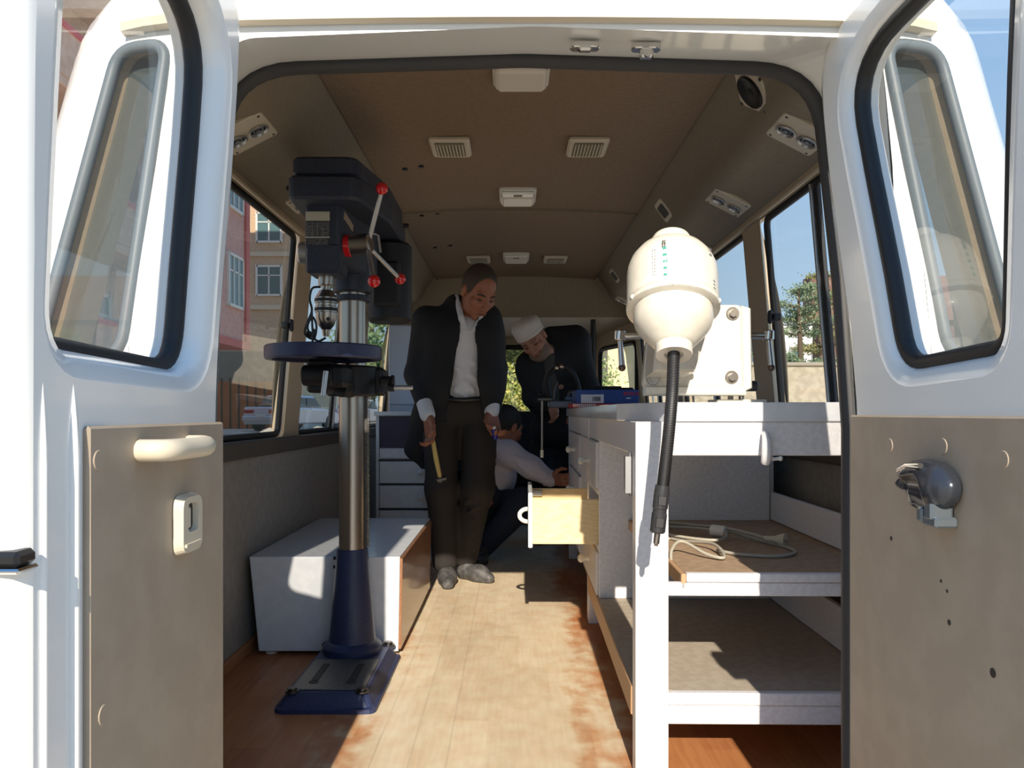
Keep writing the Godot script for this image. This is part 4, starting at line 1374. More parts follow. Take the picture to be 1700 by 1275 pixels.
# ---------- cabinets ----------
func cabinets() -> void:
	var t := thing("storage_box", P(-0.65, 0, 2.78), "low white box cabinet with wood-veneer side on the floor behind the drill press", "cabinet")
	var b := M(t)
	b.prism(PackedVector2Array([Vector2(-0.885, 0.016), Vector2(-0.398, 0.016), Vector2(-0.392, 0.346), Vector2(-0.918, 0.346)]), -3.81, -2.785, Transform3D.IDENTITY, 0.003)
	part(t, "carcass", b, mt.white_board)
	var v := M(t)
	v.prism(PackedVector2Array([Vector2(2.802, 0.02), Vector2(3.79, 0.02), Vector2(3.79, 0.338), Vector2(2.802, 0.338)]), -0.006, 0.006, Transform3D(Basis(Vector3(0, 0, -1), Vector3(0.018, 1, 0).normalized(), Vector3(1, -0.018, 0).normalized()), Vector3(-0.396, 0, 0)), 0.002)
	part(t, "side_panel", v, mt.veneer, "glossy brown veneer side")
	for q in [[-0.85, 2.82], [-0.43, 2.83], [-0.85, 3.77], [-0.43, 3.77]]:
		var f := M(t)
		f.cyl(P(q[0], 0.0, q[1]), P(q[0], 0.018, q[1]), 0.022, 12, 0.003)
		part(t, "foot", f, mt.plastic_white)
	# drawer unit against the left wall, facing the rear
	var x0 := -0.768
	var x1 := -0.36
	var dd := 4.5
	var u := thing("drawer_unit", P(-0.56, 0, dd), "tall white drawer unit with a dark open compartment behind the standing man", "cabinet")
	var c := M(u)
	c.bb(P(x0, 0.03, dd), P(x0 + 0.018, 0.845, dd + 0.4), 0.001)
	part(u, "side_panel", c, mt.white_board)
	var c2 := M(u)
	c2.bb(P(x1 - 0.018, 0.03, dd), P(x1, 0.845, dd + 0.4), 0.001)
	part(u, "side_panel", c2, mt.white_board)
	var c3 := M(u)
	c3.bb(P(x0 - 0.01, 0.832, dd - 0.012), P(x1 + 0.01, 0.856, dd + 0.41), 0.002)
	part(u, "top", c3, mt.white_board)
	var c4 := M(u)
	c4.bb(P(x0, 0.0, dd + 0.02), P(x1, 0.83, dd + 0.4))
	c4.bb(P(x0, 0.0, dd + 0.0), P(x1, 0.05, dd + 0.05))
	part(u, "back", c4, mt.white_board)
	var c5 := M(u)
	c5.bb(P(x0 + 0.02, 0.652, dd + 0.005), P(x1 - 0.02, 0.828, dd + 0.019))
	part(u, "dark_compartment", c5, mat(c8(58, 52, 74), 0.35), "dark violet panel of the open compartment")
	for q in [[0.592, 0.648], [0.452, 0.574], [0.312, 0.438], [0.172, 0.298], [0.055, 0.158]]:
		var dr := M(u)
		dr.bb(P(x0 + 0.022, q[0], dd - 0.004), P(x1 - 0.022, q[1], dd + 0.014), 0.002)
		var dp := part(u, "drawer_front", dr, mt.white_board)
		if q[0] < 0.55:
			var ln := M(u)
			ln.bb(P(x0 + 0.01, q[1] + 0.004, dd + 0.0), P(x1 - 0.01, q[1] + 0.010, dd + 0.016))
			part(dp, "shadow_gap", ln, mt.iron)
			knob(dp, P((x0 + x1) / 2 + 0.05, (q[0] + q[1]) / 2, dd - 0.004), Vector3(0, 0, 1))
	var lo := thing("locker", P(-0.62, 0, 5.0), "tall pale blue-white locker panel behind the drawer unit by the left wall", "locker")
	var l := M(lo)
	l.bb(P(-0.775, 0.0, 5.0), P(-0.45, 1.40, 5.35), 0.006)
	part(lo, "carcass", l, mat(c8(206, 218, 236), 0.3))
	var l2 := M(lo)
	l2.bb(P(-0.77, 0.9, 4.985), P(-0.455, 1.395, 5.0), 0.004)
	part(lo, "door", l2, mat(c8(206, 218, 236), 0.25))

# ---------- flexible-shaft grinder ----------
func grinder() -> void:
	var base := P(0.44, 0.874, 2.0)
	var t := thing("flexible_shaft_grinder", base, "cream hanging grinder motor on a bolted stand with a black flexible shaft", "grinder")
	# tilting bracket plate
	var pd := 1.93
	var pt := Transform3D(Basis(Vector3.RIGHT, -0.06), P(0.44, 1.01, pd))
	var pl := M(t)
	pl.prism(rpoly([Vector2(-0.125, -0.10), Vector2(0.118, -0.10), Vector2(0.118, 0.102), Vector2(-0.105, 0.102)], 0.012, 4), -0.03, 0.0, pt, 0.004)
	var plate := part(t, "bracket_plate", pl, mt.cream)
	var rb := M(t)
	rb.prism(PackedVector2Array([Vector2(-0.12, -0.118), Vector2(0.122, -0.118), Vector2(0.122, -0.098), Vector2(-0.12, -0.098)]), -0.03, 0.012, pt, 0.003)
	rb.prism(PackedVector2Array([Vector2(0.118, -0.11), Vector2(0.142, -0.10), Vector2(0.142, 0.095), Vector2(0.118, 0.102)]), -0.05, -0.006, pt, 0.003)
	part(plate, "bracket_flange", rb, mt.cream)
	for q in [[0.095, 0.08], [0.09, -0.075], [-0.10, -0.078]]:
		var bo := M(t)
		var c: Vector3 = pt * Vector3(q[0], q[1], 0.0)
		bo.cyl(c, c + Vector3(0, 0, 0.004), 0.016, 18, 0.001)
		bo.cyl(c, c + Vector3(0, 0, 0.012), 0.0095, 6)
		part(plate, "bolt", bo, mt.steel)
	# arm from plate to motor
	var arm := M(t)
	arm.prism(PackedVector2Array([Vector2(-0.065, -0.075), Vector2(0.03, -0.075), Vector2(0.06, 0.02), Vector2(0.05, 0.09), Vector2(-0.05, 0.09)]), -0.005, 0.12, pt * Transform3D(Basis.IDENTITY, Vector3(-0.055, 0.0, 0)), 0.006)
	part(t, "motor_bracket", arm, mt.cream)
	# motor, leaning out at the bottom
	var top := P(0.352, 1.235, 1.765)
	var bot := P(0.334, 0.968, 1.645)
	var ax := MB.along(bot, top)
	var mo := M(t)
	mo.lathe([Vector2(0.092, 0.118), Vector2(0.097, 0.124), Vector2(0.097, 0.195), Vector2(0.095, 0.212), Vector2(0.088, 0.232), Vector2(0.074, 0.252), Vector2(0.057, 0.266), Vector2(0.044, 0.270), Vector2(0.0, 0.270)], ax, 40, 0.6)
	var motor := part(t, "motor_housing", mo, mt.cream)
	var cap := M(t)
	cap.lathe([Vector2(0.046, 0.266), Vector2(0.046, 0.282), Vector2(0.040, 0.294), Vector2(0.0, 0.297)], ax, 30, 0.7)
	part(motor, "top_cap", cap, mt.cream)
	var fl := M(t)
	fl.lathe([Vector2(0.0, 0.106), Vector2(0.092, 0.106), Vector2(0.098, 0.109), Vector2(0.098, 0.118), Vector2(0.092, 0.121), Vector2(0.0, 0.121)], ax, 40)
	part(motor, "flange_ring", fl, mt.cream)
	var bowl := M(t)
	bowl.lathe([Vector2(0.0, 0.020), Vector2(0.034, 0.020), Vector2(0.044, 0.026), Vector2(0.070, 0.056), Vector2(0.079, 0.070), Vector2(0.083, 0.084), Vector2(0.083, 0.108)], ax, 40, 0.7)
	part(t, "end_bell", bowl, mt.cream)
	var nk := M(t)
	nk.lathe([Vector2(0.0, 0.006), Vector2(0.016, 0.006), Vector2(0.020, 0.001), Vector2(0.037, 0.0), Vector2(0.038, 0.003), Vector2(0.038, 0.040), Vector2(0.0, 0.04)], ax, 32)
	part(t, "shaft_socket", nk, mt.cream)
	for a in [-1.37, -0.35, -2.7, 0.9]:
		var sc := M(t)
		var dirv := ax.basis * Vector3(cos(a), 0, sin(a))
		var c2 := ax * Vector3(0, 0.1135, 0) + dirv * 0.096
		sc.ball(c2, 0.006, 10)
		part(motor, "flange_screw", sc, mt.plastic_white)
	# faint printed marks on the housing
	grinder_print(t, motor, ax)
	# flexible shaft
	var pts := spline([bot + ax.basis.y * 0.012, P(0.333, 0.90, 1.655), P(0.326, 0.82, 1.652), P(0.318, 0.74, 1.655), P(0.313, 0.69, 1.658)], 8)
	var sh := M(t)
	sh.tube(pts, 0.0125, 14)
	var shaft := part(t, "flexible_shaft", sh, mat(c8(44, 44, 46), 0.4), "black banded flexible shaft")
	for k in range(1, pts.size() - 1):
		for z in 2:
			var c3: Vector3 = pts[k].lerp(pts[k + 1], z * 0.5)
			var dr: Vector3 = (pts[k + 1] - pts[k]).normalized()
			var bd := M(t)
			bd.cyl(c3 - dr * 0.0012, c3 + dr * 0.0012, 0.0131, 14)
			part(shaft, "band", bd, mt.dark_steel)
	var e0 := P(0.313, 0.70, 1.658)
	var e1 := P(0.303, 0.60, 1.662)
	var hp := M(t)
	hp.lathe([Vector2(0, 0), Vector2(0.014, 0.0), Vector2(0.016, 0.003), Vector2(0.016, 0.04), Vector2(0.0145, 0.042), Vector2(0.0145, 0.05), Vector2(0.016, 0.052), Vector2(0.016, 0.085), Vector2(0.0145, 0.1), Vector2(0, 0.1)], MB.along(e1, e0), 20)
	var hand := part(t, "shaft_end_sleeve", hp, mat(c8(50, 50, 52), 0.35))
	for q in [0.022, 0.068]:
		var kn := M(t)
		kn.box(e1.lerp(e0, q / 0.1) + Vector3(0.0, 0, 0.0135), Vector3(0.017, 0.02, 0.006), 0.001, Basis(Vector3(0, 0, 1), -0.1))
		part(hand, "grip_flat", kn, mt.dark_steel)
	var tip := M(t)
	tip.cyl(e1, e1 + (e1 - e0).normalized() * 0.024, 0.0065, 14, 0.0015)
	tip.cyl(e1 + (e1 - e0).normalized() * 0.02, e1 + (e1 - e0).normalized() * 0.028, 0.004, 10)
	part(hand, "drive_tip", tip, mt.steel)
	# stand: cross bar with two clamp levers on uprights
	var bar := M(t)
	bar.cyl(P(0.265, 1.04, 1.96), P(0.63, 1.04, 1.96), 0.009, 14)
	part(t, "cross_bar", bar, mt.chrome)
	for q in [[0.265, -1], [0.63, 1]]:
		var lv := M(t)
		var c4 := P(q[0], 1.04, 1.96)
		lv.cyl(c4 + Vector3(0, 0.012, 0), c4 + Vector3(0, -0.012, 0), 0.014, 14, 0.002)
		lv.cyl(c4 + Vector3(0, -0.008, 0), c4 + Vector3(0.004, -0.075, 0.01), 0.006, 12, 0.0, 0.008)
		var lp := part(t, "clamp_lever", lv, mt.chrome)
		var kb := M(t)
		kb.ball(c4 + Vector3(0.004, -0.08, 0.01), 0.0095, 14)
		part(lp, "lever_ball", kb, mat(c8(96, 78, 66), 0.3, 0.4))
	for x in [0.545, 0.572]:
		var up := M(t)
		up.cyl(P(x, 0.874, 1.99), P(x, 1.06, 1.97), 0.007, 12)
		part(t, "stand_post", up, mt.steel)
	var ft := M(t)
	ft.bb(P(0.50, 0.874, 1.94), P(0.62, 0.882, 2.04), 0.002)
	part(t, "stand_foot", ft, mt.cream)
	var wg := M(t)
	wg.cyl(P(0.555, 0.915, 1.95), P(0.60, 0.915, 1.95), 0.013, 12, 0.003)
	part(t, "clamp_screw", wg, mt.dark_steel)

func grinder_print(t: Node3D, motor: Node3D, ax: Transform3D) -> void:
	# rows of small printed characters, wrapped round the housing
	var r := RandomNumberGenerator.new()
	r.seed = 12
	for q in [[0.36, 0.135, 0.20, c8(60, 150, 140), 5, 0.010], [0.60, 0.14, 0.20, c8(150, 150, 150), 9, 0.006], [0.38, 0.205, 0.218, c8(70, 70, 70), 3, 0.007], [-0.85, 0.128, 0.145, c8(90, 90, 90), 3, 0.006], [-0.75, 0.205, 0.22, c8(90, 90, 90), 2, 0.007]]:
		var m := M(t)
		for k in q[4]:
			var y := lerpf(q[1], q[2], k / maxf(1.0, q[4] - 1))
			for z in 2:
				var a: float = -PI / 2 + q[0] + (z - 0.5) * 0.05 + r.randf_range(-0.01, 0.01)
				var e := ax.basis * Vector3(cos(a), 0, sin(a))
				var c := ax * Vector3(0, y, 0) + e * 0.0968
				m.box(c, Vector3(q[5] * r.randf_range(0.3, 0.5), q[5] * 0.55, 0.0012), 0.0, Basis(ax.basis.y.cross(e), ax.basis.y, e))
		part(motor, "printed_mark", m, mat(q[3], 0.5))

# ---------- things on the bench ----------
func bench_things() -> void:
	# mains cable coiled on the upper shelf
	var y := 0.4745
	var t := thing("power_cable", P(0.6, y, 2.3), "coiled grey mains cable with plug lying on the bench's upper shelf", "cable")
	var gm := mat(c8(168, 162, 148), 0.5)
	var path: Array = [P(0.405, y - 0.01, 2.03), P(0.415, y + 0.02, 2.07), P(0.45, y + 0.035, 2.11), P(0.50, y + 0.012, 2.05), P(0.54, y + 0.007, 2.03), P(0.545, y + 0.02, 2.16), P(0.49, y + 0.006, 2.3), P(0.44, y + 0.006, 2.42), P(0.46, y + 0.012, 2.52), P(0.56, y + 0.02, 2.46), P(0.63, y + 0.02, 2.36), P(0.58, y + 0.014, 2.26), P(0.48, y + 0.014, 2.34), P(0.44, y + 0.02, 2.44), P(0.50, y + 0.022, 2.56), P(0.62, y + 0.024, 2.42), P(0.72, y + 0.006, 2.30), P(0.76, y + 0.005, 2.15), P(0.70, y + 0.005, 2.06), P(0.60, y + 0.005, 2.08), P(0.55, y + 0.006, 2.14)]
	var c := M(t)
	c.tube(spline(path, 6), 0.0045, 8)
	part(t, "cord", c, gm)
	var lp2 := M(t)
	lp2.tube(spline([P(0.46, y + 0.006, 2.34), P(0.43, y + 0.01, 2.46), P(0.50, y + 0.012, 2.58), P(0.60, y + 0.028, 2.44), P(0.66, y + 0.03, 2.34), P(0.74, y + 0.016, 2.24)], 6), 0.0045, 8)
	part(t, "cord", lp2, gm)
	var tape := M(t)
	tape.cyl(P(0.60, y + 0.022, 2.40), P(0.635, y + 0.022, 2.37), 0.017, 12, 0.002)
	part(t, "tie", tape, mt.plastic_white)
	var pg := M(t)
	pg.lathe([Vector2(0, 0), Vector2(0.007, 0), Vector2(0.009, 0.03), Vector2(0.017, 0.05), Vector2(0.019, 0.062), Vector2(0, 0.062)], MB.along(P(0.715, y + 0.02, 2.26), P(0.76, y + 0.02, 2.22)), 14)
	var plug := part(t, "plug", pg, mat(c8(198, 190, 168), 0.4))
	for s in [-1, 1]:
		var pn := M(t)
		pn.cyl(P(0.760 + s * 0.006, y + 0.02, 2.222 + s * 0.006), P(0.776 + s * 0.006, y + 0.021, 2.208 + s * 0.006), 0.0025, 8)
		part(plug, "pin", pn, mt.steel)
	# blue carton
	var bx := thing("tool_carton", U(0.2, 0.874, 1.9), "blue cardboard tool carton with red lettering lying on the far worktop", "box")
	var y0 := 0.8745
	var m := M(bx)
	m.bb(P(0.30, y0 + 0.018, 3.72), P(0.592, y0 + 0.082, 4.0), 0.002)
	part(bx, "carton", m, mottled(c8(28, 66, 140), c8(34, 74, 150), 5.0, 0.4, 0.0, 0.03, 40))
	var base := M(bx)
	base.bb(P(0.28, y0, 3.70), P(0.592, y0 + 0.0175, 4.0), 0.001)
	part(bx, "carton_base", base, mat(c8(190, 40, 40), 0.5), "red lower edge of the carton")
	var lb := M(bx)
	lb.bb(P(0.322, y0 + 0.02, 3.7185), P(0.428, y0 + 0.060, 3.7205))
	var lab := part(bx, "paper_label", lb, mat(c8(226, 222, 226), 0.6), "white sticker with a bar code")
	var rr := RandomNumberGenerator.new()
	rr.seed = 5
	var x := 0.376
	var bc := M(bx)
	while x < 0.412:
		var w := rr.randf_range(0.0012, 0.003)
		bc.bb(P(x, y0 + 0.030, 3.7178), P(x + w, y0 + 0.050, 3.719))
		x += w + rr.randf_range(0.0012, 0.0025)
	part(lab, "bar_code", bc, mat(c8(60, 56, 66), 0.6))
	var fnt := SystemFont.new()
	fnt.font_names = PackedStringArray(["Droid Sans"])
	fnt.font_weight = 700
	var tm := TextMesh.new()
	tm.text = "BOSCH"
	tm.font = fnt
	tm.font_size = 32
	tm.pixel_size = 0.0007
	tm.depth = 0.001
	tm.material = mat(c8(200, 40, 50), 0.5)
	var te := partm(bx, "red_lettering", tm)
	te.position = P(0.556, y0 + 0.064, 3.7185) - bx.position
	var pm := M(bx)
	pm.bb(P(0.533, y0 + 0.040, 3.7185), P(0.553, y0 + 0.046, 3.7205))
	part(bx, "white_print", pm, mt.plastic_white)
	for k in 12:
		var st := M(bx)
		st.bb(P(0.284 + k * 0.009, y0 + 0.002, 3.6985), P(0.289 + k * 0.009, y0 + 0.016, 3.7005))
		part(bx, "white_stripe", st, mt.plastic_white)
	# metal-cutting bow on the far corner: arched frame over a grey base block
	var vs := thing("bench_vise", U(0.05, 0.874, 2.5), "dark arched tool frame clamped at the far corner of the worktop", "vise")
	var d := 4.15
	var arch := M(vs)
	arch.tube(spline([P(0.20, 0.905, d), P(0.185, 1.0, d), P(0.20, 1.05, d), P(0.235, 1.085, d), P(0.275, 1.088, d), P(0.32, 1.05, d), P(0.345, 0.99, d), P(0.355, 0.91, d)], 6), 0.013, 10)
	part(vs, "arched_frame", arch, mt.iron)
	for q in [[0.232, 1.083], [0.258, 1.09]]:
		var sh := M(vs)
		sh.cyl(P(q[0] - 0.009, q[1], d), P(q[0] + 0.009, q[1], d), 0.0145, 12)
		part(vs, "clamp_band", sh, mt.steel)
	var inn := M(vs)
	inn.tube(spline([P(0.215, 0.91, d - 0.04), P(0.22, 0.97, d - 0.04), P(0.235, 1.01, d - 0.04)], 6), 0.008, 8)
	part(vs, "inner_rod", inn, mt.dark_steel)
	inn = M(vs)
	inn.tube(spline([P(0.29, 0.90, d - 0.03), P(0.295, 0.95, d - 0.03), P(0.315, 0.955, d - 0.03), P(0.335, 0.92, d - 0.03)], 6), 0.009, 8)
	part(vs, "inner_hook", inn, mt.dark_steel)
	var bk := M(vs)
	bk.bb(P(0.19, 0.875, d - 0.06), P(0.335, 0.912, d + 0.08), 0.006)
	part(vs, "base_block", bk, mat(c8(92, 100, 118), 0.4, 0.4))
	var jaw := M(vs)
	jaw.bb(P(0.275, 0.912, d - 0.05), P(0.345, 0.932, d + 0.03), 0.004)
	part(vs, "jaw", jaw, mat(c8(70, 92, 130), 0.4, 0.3))
	# clamp rod hanging over the bench end
	var cl := thing("bar_clamp", P(0.15, 0.6, 4.05), "long thin steel rod clamp hanging over the worktop's far edge", "clamp")
	var r1 := M(cl)
	r1.cyl(P(0.152, 0.625, 4.05), P(0.152, 0.915, 4.05), 0.006, 12)
	part(cl, "rod", r1, mt.steel)
	var r2 := M(cl)
	r2.bb(P(0.13, 0.91, 4.03), P(0.20, 0.925, 4.07), 0.003)
	part(cl, "head_bar", r2, mt.dark_steel)
	var r3 := M(cl)
	r3.cyl(P(0.152, 0.622, 4.05), P(0.152, 0.66, 4.05), 0.0085, 10)
	part(cl, "threaded_end", r3, mt.plastic_white)
	# dark case behind the carton
	var k2 := thing("tool_case", P(0.5, 0.8745, 4.3), "flat black tool case behind the blue carton on the worktop", "case")
	var k3 := M(k2)
	k3.bb(P(0.37, 0.8745, 4.28), P(0.66, 0.985, 4.5), 0.012)
	part(k2, "case_body", k3, mt.iron)
	var k4 := M(k2)
	k4.bb(P(0.45, 0.985, 4.36), P(0.60, 0.995, 4.39), 0.004)
	part(k2, "carry_handle", k4, mt.black)

# ---------- soft bodies: capsules and ellipsoids blended on a grid, meshed as surface nets ----------
func cap_(a: Vector3, b: Vector3, ra: float, rb: float, k := 0.03) -> Array:
	return [0, a, b, ra, rb, k]
func ell(c: Vector3, r: Vector3, bs := Basis.IDENTITY, k := 0.03) -> Array:
	return [1, c, r, bs, 0.0, k]
func cut_ell(c: Vector3, r: Vector3, bs := Basis.IDENTITY, k := 0.01) -> Array:
	return [2, c, r, bs, 0.0, k]
func cut_cap(a: Vector3, b: Vector3, ra: float, rb: float, k := 0.01) -> Array:
	return [3, a, b, ra, rb, k]

func prim_box(p: Array, g: float) -> AABB:
	if p[0] == 0 or p[0] == 3:
		var bx := AABB(p[1], Vector3.ZERO).expand(p[2])
		return bx.grow(maxf(p[3], p[4]) + g)
	var r: float = maxf(p[2].x, maxf(p[2].y, p[2].z))
	return AABB(p[1], Vector3.ZERO).grow(r + g)

func nets(prims: Array, cell: float, floor_y := -99.0) -> Array:
	var box := AABB()
	var first := true
	for p in prims:
		if p[0] < 2:
			var q := prim_box(p, cell * 2.0)
			box = q if first else box.merge(q)
			first = false
	var o := box.position
	var nx := int(ceil(box.size.x / cell)) + 1
	var ny := int(ceil(box.size.y / cell)) + 1
	var nz := int(ceil(box.size.z / cell)) + 1
	var f := PackedFloat32Array()
	f.resize(nx * ny * nz)
	f.fill(1000.0)
	for p in prims:
		var kk: float = p[5]
		var q := prim_box(p, kk + cell * 2.0)
		var i0 := clampi(int((q.position.x - o.x) / cell), 0, nx - 1)
		var i1 := clampi(int((q.end.x - o.x) / cell) + 1, 0, nx - 1)
		var j0 := clampi(int((q.position.y - o.y) / cell), 0, ny - 1)
		var j1 := clampi(int((q.end.y - o.y) / cell) + 1, 0, ny - 1)
		var k0 := clampi(int((q.position.z - o.z) / cell), 0, nz - 1)
		var k1 := clampi(int((q.end.z - o.z) / cell) + 1, 0, nz - 1)
		var kind: int = p[0]
		var a: Vector3 = p[1]
		var capsule := kind == 0 or kind == 3
		var ab := Vector3.ZERO
		var l2 := 1.0
		var ra := 0.0
		var rb := 0.0
		var inv := Basis.IDENTITY
		var rad := Vector3.ONE
		var rmin := 1.0
		if capsule:
			ab = p[2] - a
			l2 = maxf(ab.length_squared(), 1e-9)
			ra = p[3]
			rb = p[4]
		else:
			inv = (p[3] as Basis).inverse()
			rad = p[2]
			rmin = minf(rad.x, minf(rad.y, rad.z))
		for k in range(k0, k1 + 1):
			for j in range(j0, j1 + 1):
				var at0 := (k * ny + j) * nx
				for i in range(i0, i1 + 1):
					var v := Vector3(o.x + i * cell, o.y + j * cell, o.z + k * cell) - a
					var d: float
					if capsule:
						var t := clampf(v.dot(ab) / l2, 0.0, 1.0)
						d = (v - ab * t).length() - (ra + (rb - ra) * t)
					else:
						var w := inv * v
						var e := w / rad
						var le := e.length()
						d = (le - 1.0) * rmin if le < 0.3 else le * (le - 1.0) / (e / rad).length()
					var cur := f[at0 + i]
					if kind < 2:
						var h := maxf(kk - absf(cur - d), 0.0) / kk
						f[at0 + i] = minf(cur, d) - h * h * kk * 0.25
					else:
						var h2 := maxf(kk - absf(cur + d), 0.0) / kk
						f[at0 + i] = maxf(cur, -d) + h2 * h2 * kk * 0.25
	if floor_y > -90.0:
		for k in nz:
			for j in ny:
				var dy := floor_y - (o.y + j * cell)
				for i in nx:
					var m := (k * ny + j) * nx + i
					f[m] = maxf(f[m], dy)
	var id := {}
	var verts := PackedVector3Array()
	var sx := 1
	var sy := nx
	var sz := nx * ny
	var corner := [0, sx, sy, sx + sy, sz, sx + sz, sy + sz, sx + sy + sz]
	var cpos := [Vector3(0, 0, 0), Vector3(1, 0, 0), Vector3(0, 1, 0), Vector3(1, 1, 0), Vector3(0, 0, 1), Vector3(1, 0, 1), Vector3(0, 1, 1), Vector3(1, 1, 1)]
	var edges := [[0, 1], [2, 3], [4, 5], [6, 7], [0, 2], [1, 3], [4, 6], [5, 7], [0, 4], [1, 5], [2, 6], [3, 7]]
	var lim := cell * 2.2
	for k in nz - 1:
		for j in ny - 1:
			for i in nx - 1:
				var m := (k * ny + j) * nx + i
				if absf(f[m]) > lim:
					continue
				var neg := 0
				for c in corner:
					if f[m + c] < 0.0:
						neg += 1
				if neg == 0 or neg == 8:
					continue
				var s := Vector3.ZERO
				var n := 0
				for e in edges:
					var fa := f[m + corner[e[0]]]
					var fb := f[m + corner[e[1]]]
					if (fa < 0.0) != (fb < 0.0):
						s += (cpos[e[0]] as Vector3).lerp(cpos[e[1]], fa / (fa - fb))
						n += 1
				id[m] = verts.size()
				verts.append(o + (Vector3(i, j, k) + s / n) * cell)
	var idx := PackedInt32Array()
	for m in id:
		var f0 := f[m]
		for axis in 3:
			var st: int = [sx, sy, sz][axis]
			var u: int = [sy, sz, sx][axis]
			var w: int = [sz, sx, sy][axis]
			var f1 := f[m + st]
			if (f0 < 0.0) == (f1 < 0.0):
				continue
			if not (id.has(m - u) and id.has(m - w) and id.has(m - u - w)):
				continue
			var a1: int = id[m]
			var b1: int = id[m - u]
			var c1: int = id[m - u - w]
			var d1: int = id[m - w]
			if f0 < 0.0:
				idx.append_array([a1, c1, b1, a1, d1, c1])
			else:
				idx.append_array([a1, b1, c1, a1, c1, d1])
	return [verts, idx]

func soft(groups: Array, mt_: Material, off: Vector3) -> ArrayMesh:
	var v := PackedVector3Array()
	var ix := PackedInt32Array()
	for g in groups:
		var r := nets(g[0], g[1], g[2] if g.size() > 2 else -99.0)
		var n0 := v.size()
		for p in r[0]:
			v.append(p - off)
		for k in r[1]:
			ix.append(k + n0)
	var nrm := PackedVector3Array()
	nrm.resize(v.size())
	for k in range(0, ix.size(), 3):
		var n := (v[ix[k + 2]] - v[ix[k]]).cross(v[ix[k + 1]] - v[ix[k]])
		nrm[ix[k]] += n
		nrm[ix[k + 1]] += n
		nrm[ix[k + 2]] += n
	for k in nrm.size():
		nrm[k] = nrm[k].normalized()
	var arr := []
	arr.resize(Mesh.ARRAY_MAX)
	arr[Mesh.ARRAY_VERTEX] = v
	arr[Mesh.ARRAY_NORMAL] = nrm
	arr[Mesh.ARRAY_INDEX] = ix
	var am := ArrayMesh.new()
	am.add_surface_from_arrays(Mesh.PRIMITIVE_TRIANGLES, arr)
	am.surface_set_material(0, mt_)
	return am

# ---------- people ----------
# head frame: origin mid-head between the ears, +y crown, +z the way the face looks
func head_prims(h: Transform3D, bearded := false) -> Array:
	var b := h.basis
	var g: Array = [
		ell(h * Vector3(0, 0.032, -0.014), Vector3(0.074, 0.090, 0.095), b),
		ell(h * Vector3(0, -0.035, 0.026), Vector3(0.058, 0.082, 0.068), b, 0.03),
		cap_(h * Vector3(-0.032, -0.088, 0.022), h * Vector3(0.032, -0.088, 0.022), 0.024, 0.024, 0.03),
		cap_(h * Vector3(-0.010, -0.105, 0.066), h * Vector3(0.010, -0.105, 0.066), 0.017, 0.017, 0.025),
		cap_(h * Vector3(-0.034, 0.020, 0.074), h * Vector3(0.034, 0.020, 0.074), 0.014, 0.014, 0.015),
		cap_(h * Vector3(-0.046, -0.025, 0.062), h * Vector3(-0.03, -0.03, 0.072), 0.018, 0.018, 0.02),
		cap_(h * Vector3(0.046, -0.025, 0.062), h * Vector3(0.03, -0.03, 0.072), 0.018, 0.018, 0.02),
		cut_ell(h * Vector3(-0.033, 0.0, 0.094), Vector3(0.017, 0.011, 0.013), b, 0.012),
		cut_ell(h * Vector3(0.033, 0.0, 0.094), Vector3(0.017, 0.011, 0.013), b, 0.012),
		cap_(h * Vector3(0, 0.008, 0.088), h * Vector3(0, -0.036, 0.112), 0.009, 0.014, 0.012),
		cap_(h * Vector3(-0.012, -0.042, 0.098), h * Vector3(0.012, -0.042, 0.098), 0.009, 0.009, 0.008),
		cap_(h * Vector3(-0.02, -0.066, 0.090), h * Vector3(0.02, -0.066, 0.090), 0.0065, 0.0065, 0.006),
		cap_(h * Vector3(-0.018, -0.077, 0.088), h * Vector3(0.018, -0.077, 0.088), 0.0075, 0.0075, 0.006),
		ell(h * Vector3(-0.076, -0.008, -0.008), Vector3(0.010, 0.032, 0.02), b, 0.006),
		ell(h * Vector3(0.076, -0.008, -0.008), Vector3(0.010, 0.032, 0.02), b, 0.006),
		cap_(h * Vector3(0, -0.06, -0.02), h * Vector3(0, -0.17, -0.045), 0.052, 0.055, 0.04)]
	return g

func face_parts(body: Node3D, h: Transform3D, brow: Material) -> void:
	for s in [-1, 1]:
		var e := M(body)
		e.tube([h * Vector3(s * 0.020, -0.004, 0.083), h * Vector3(s * 0.033, -0.0065, 0.0845), h * Vector3(s * 0.046, -0.003, 0.079)], [0.002, 0.0038, 0.002], 8)
		part(body, "eye", e, mat(c8(60, 40, 34), 0.3))
		var br := M(body)
		br.tube([h * Vector3(s * 0.014, 0.018, 0.090), h * Vector3(s * 0.034, 0.024, 0.088), h * Vector3(s * 0.052, 0.017, 0.076)], [0.004, 0.005, 0.003], 8)
		part(body, "eyebrow", br, brow)
	var li := M(body)
	li.tube([h * Vector3(-0.022, -0.0715, 0.0925), h * Vector3(0, -0.0705, 0.0985), h * Vector3(0.022, -0.0715, 0.0925)], 0.003, 8)
	part(body, "mouth", li, mat(c8(110, 60, 52), 0.5))

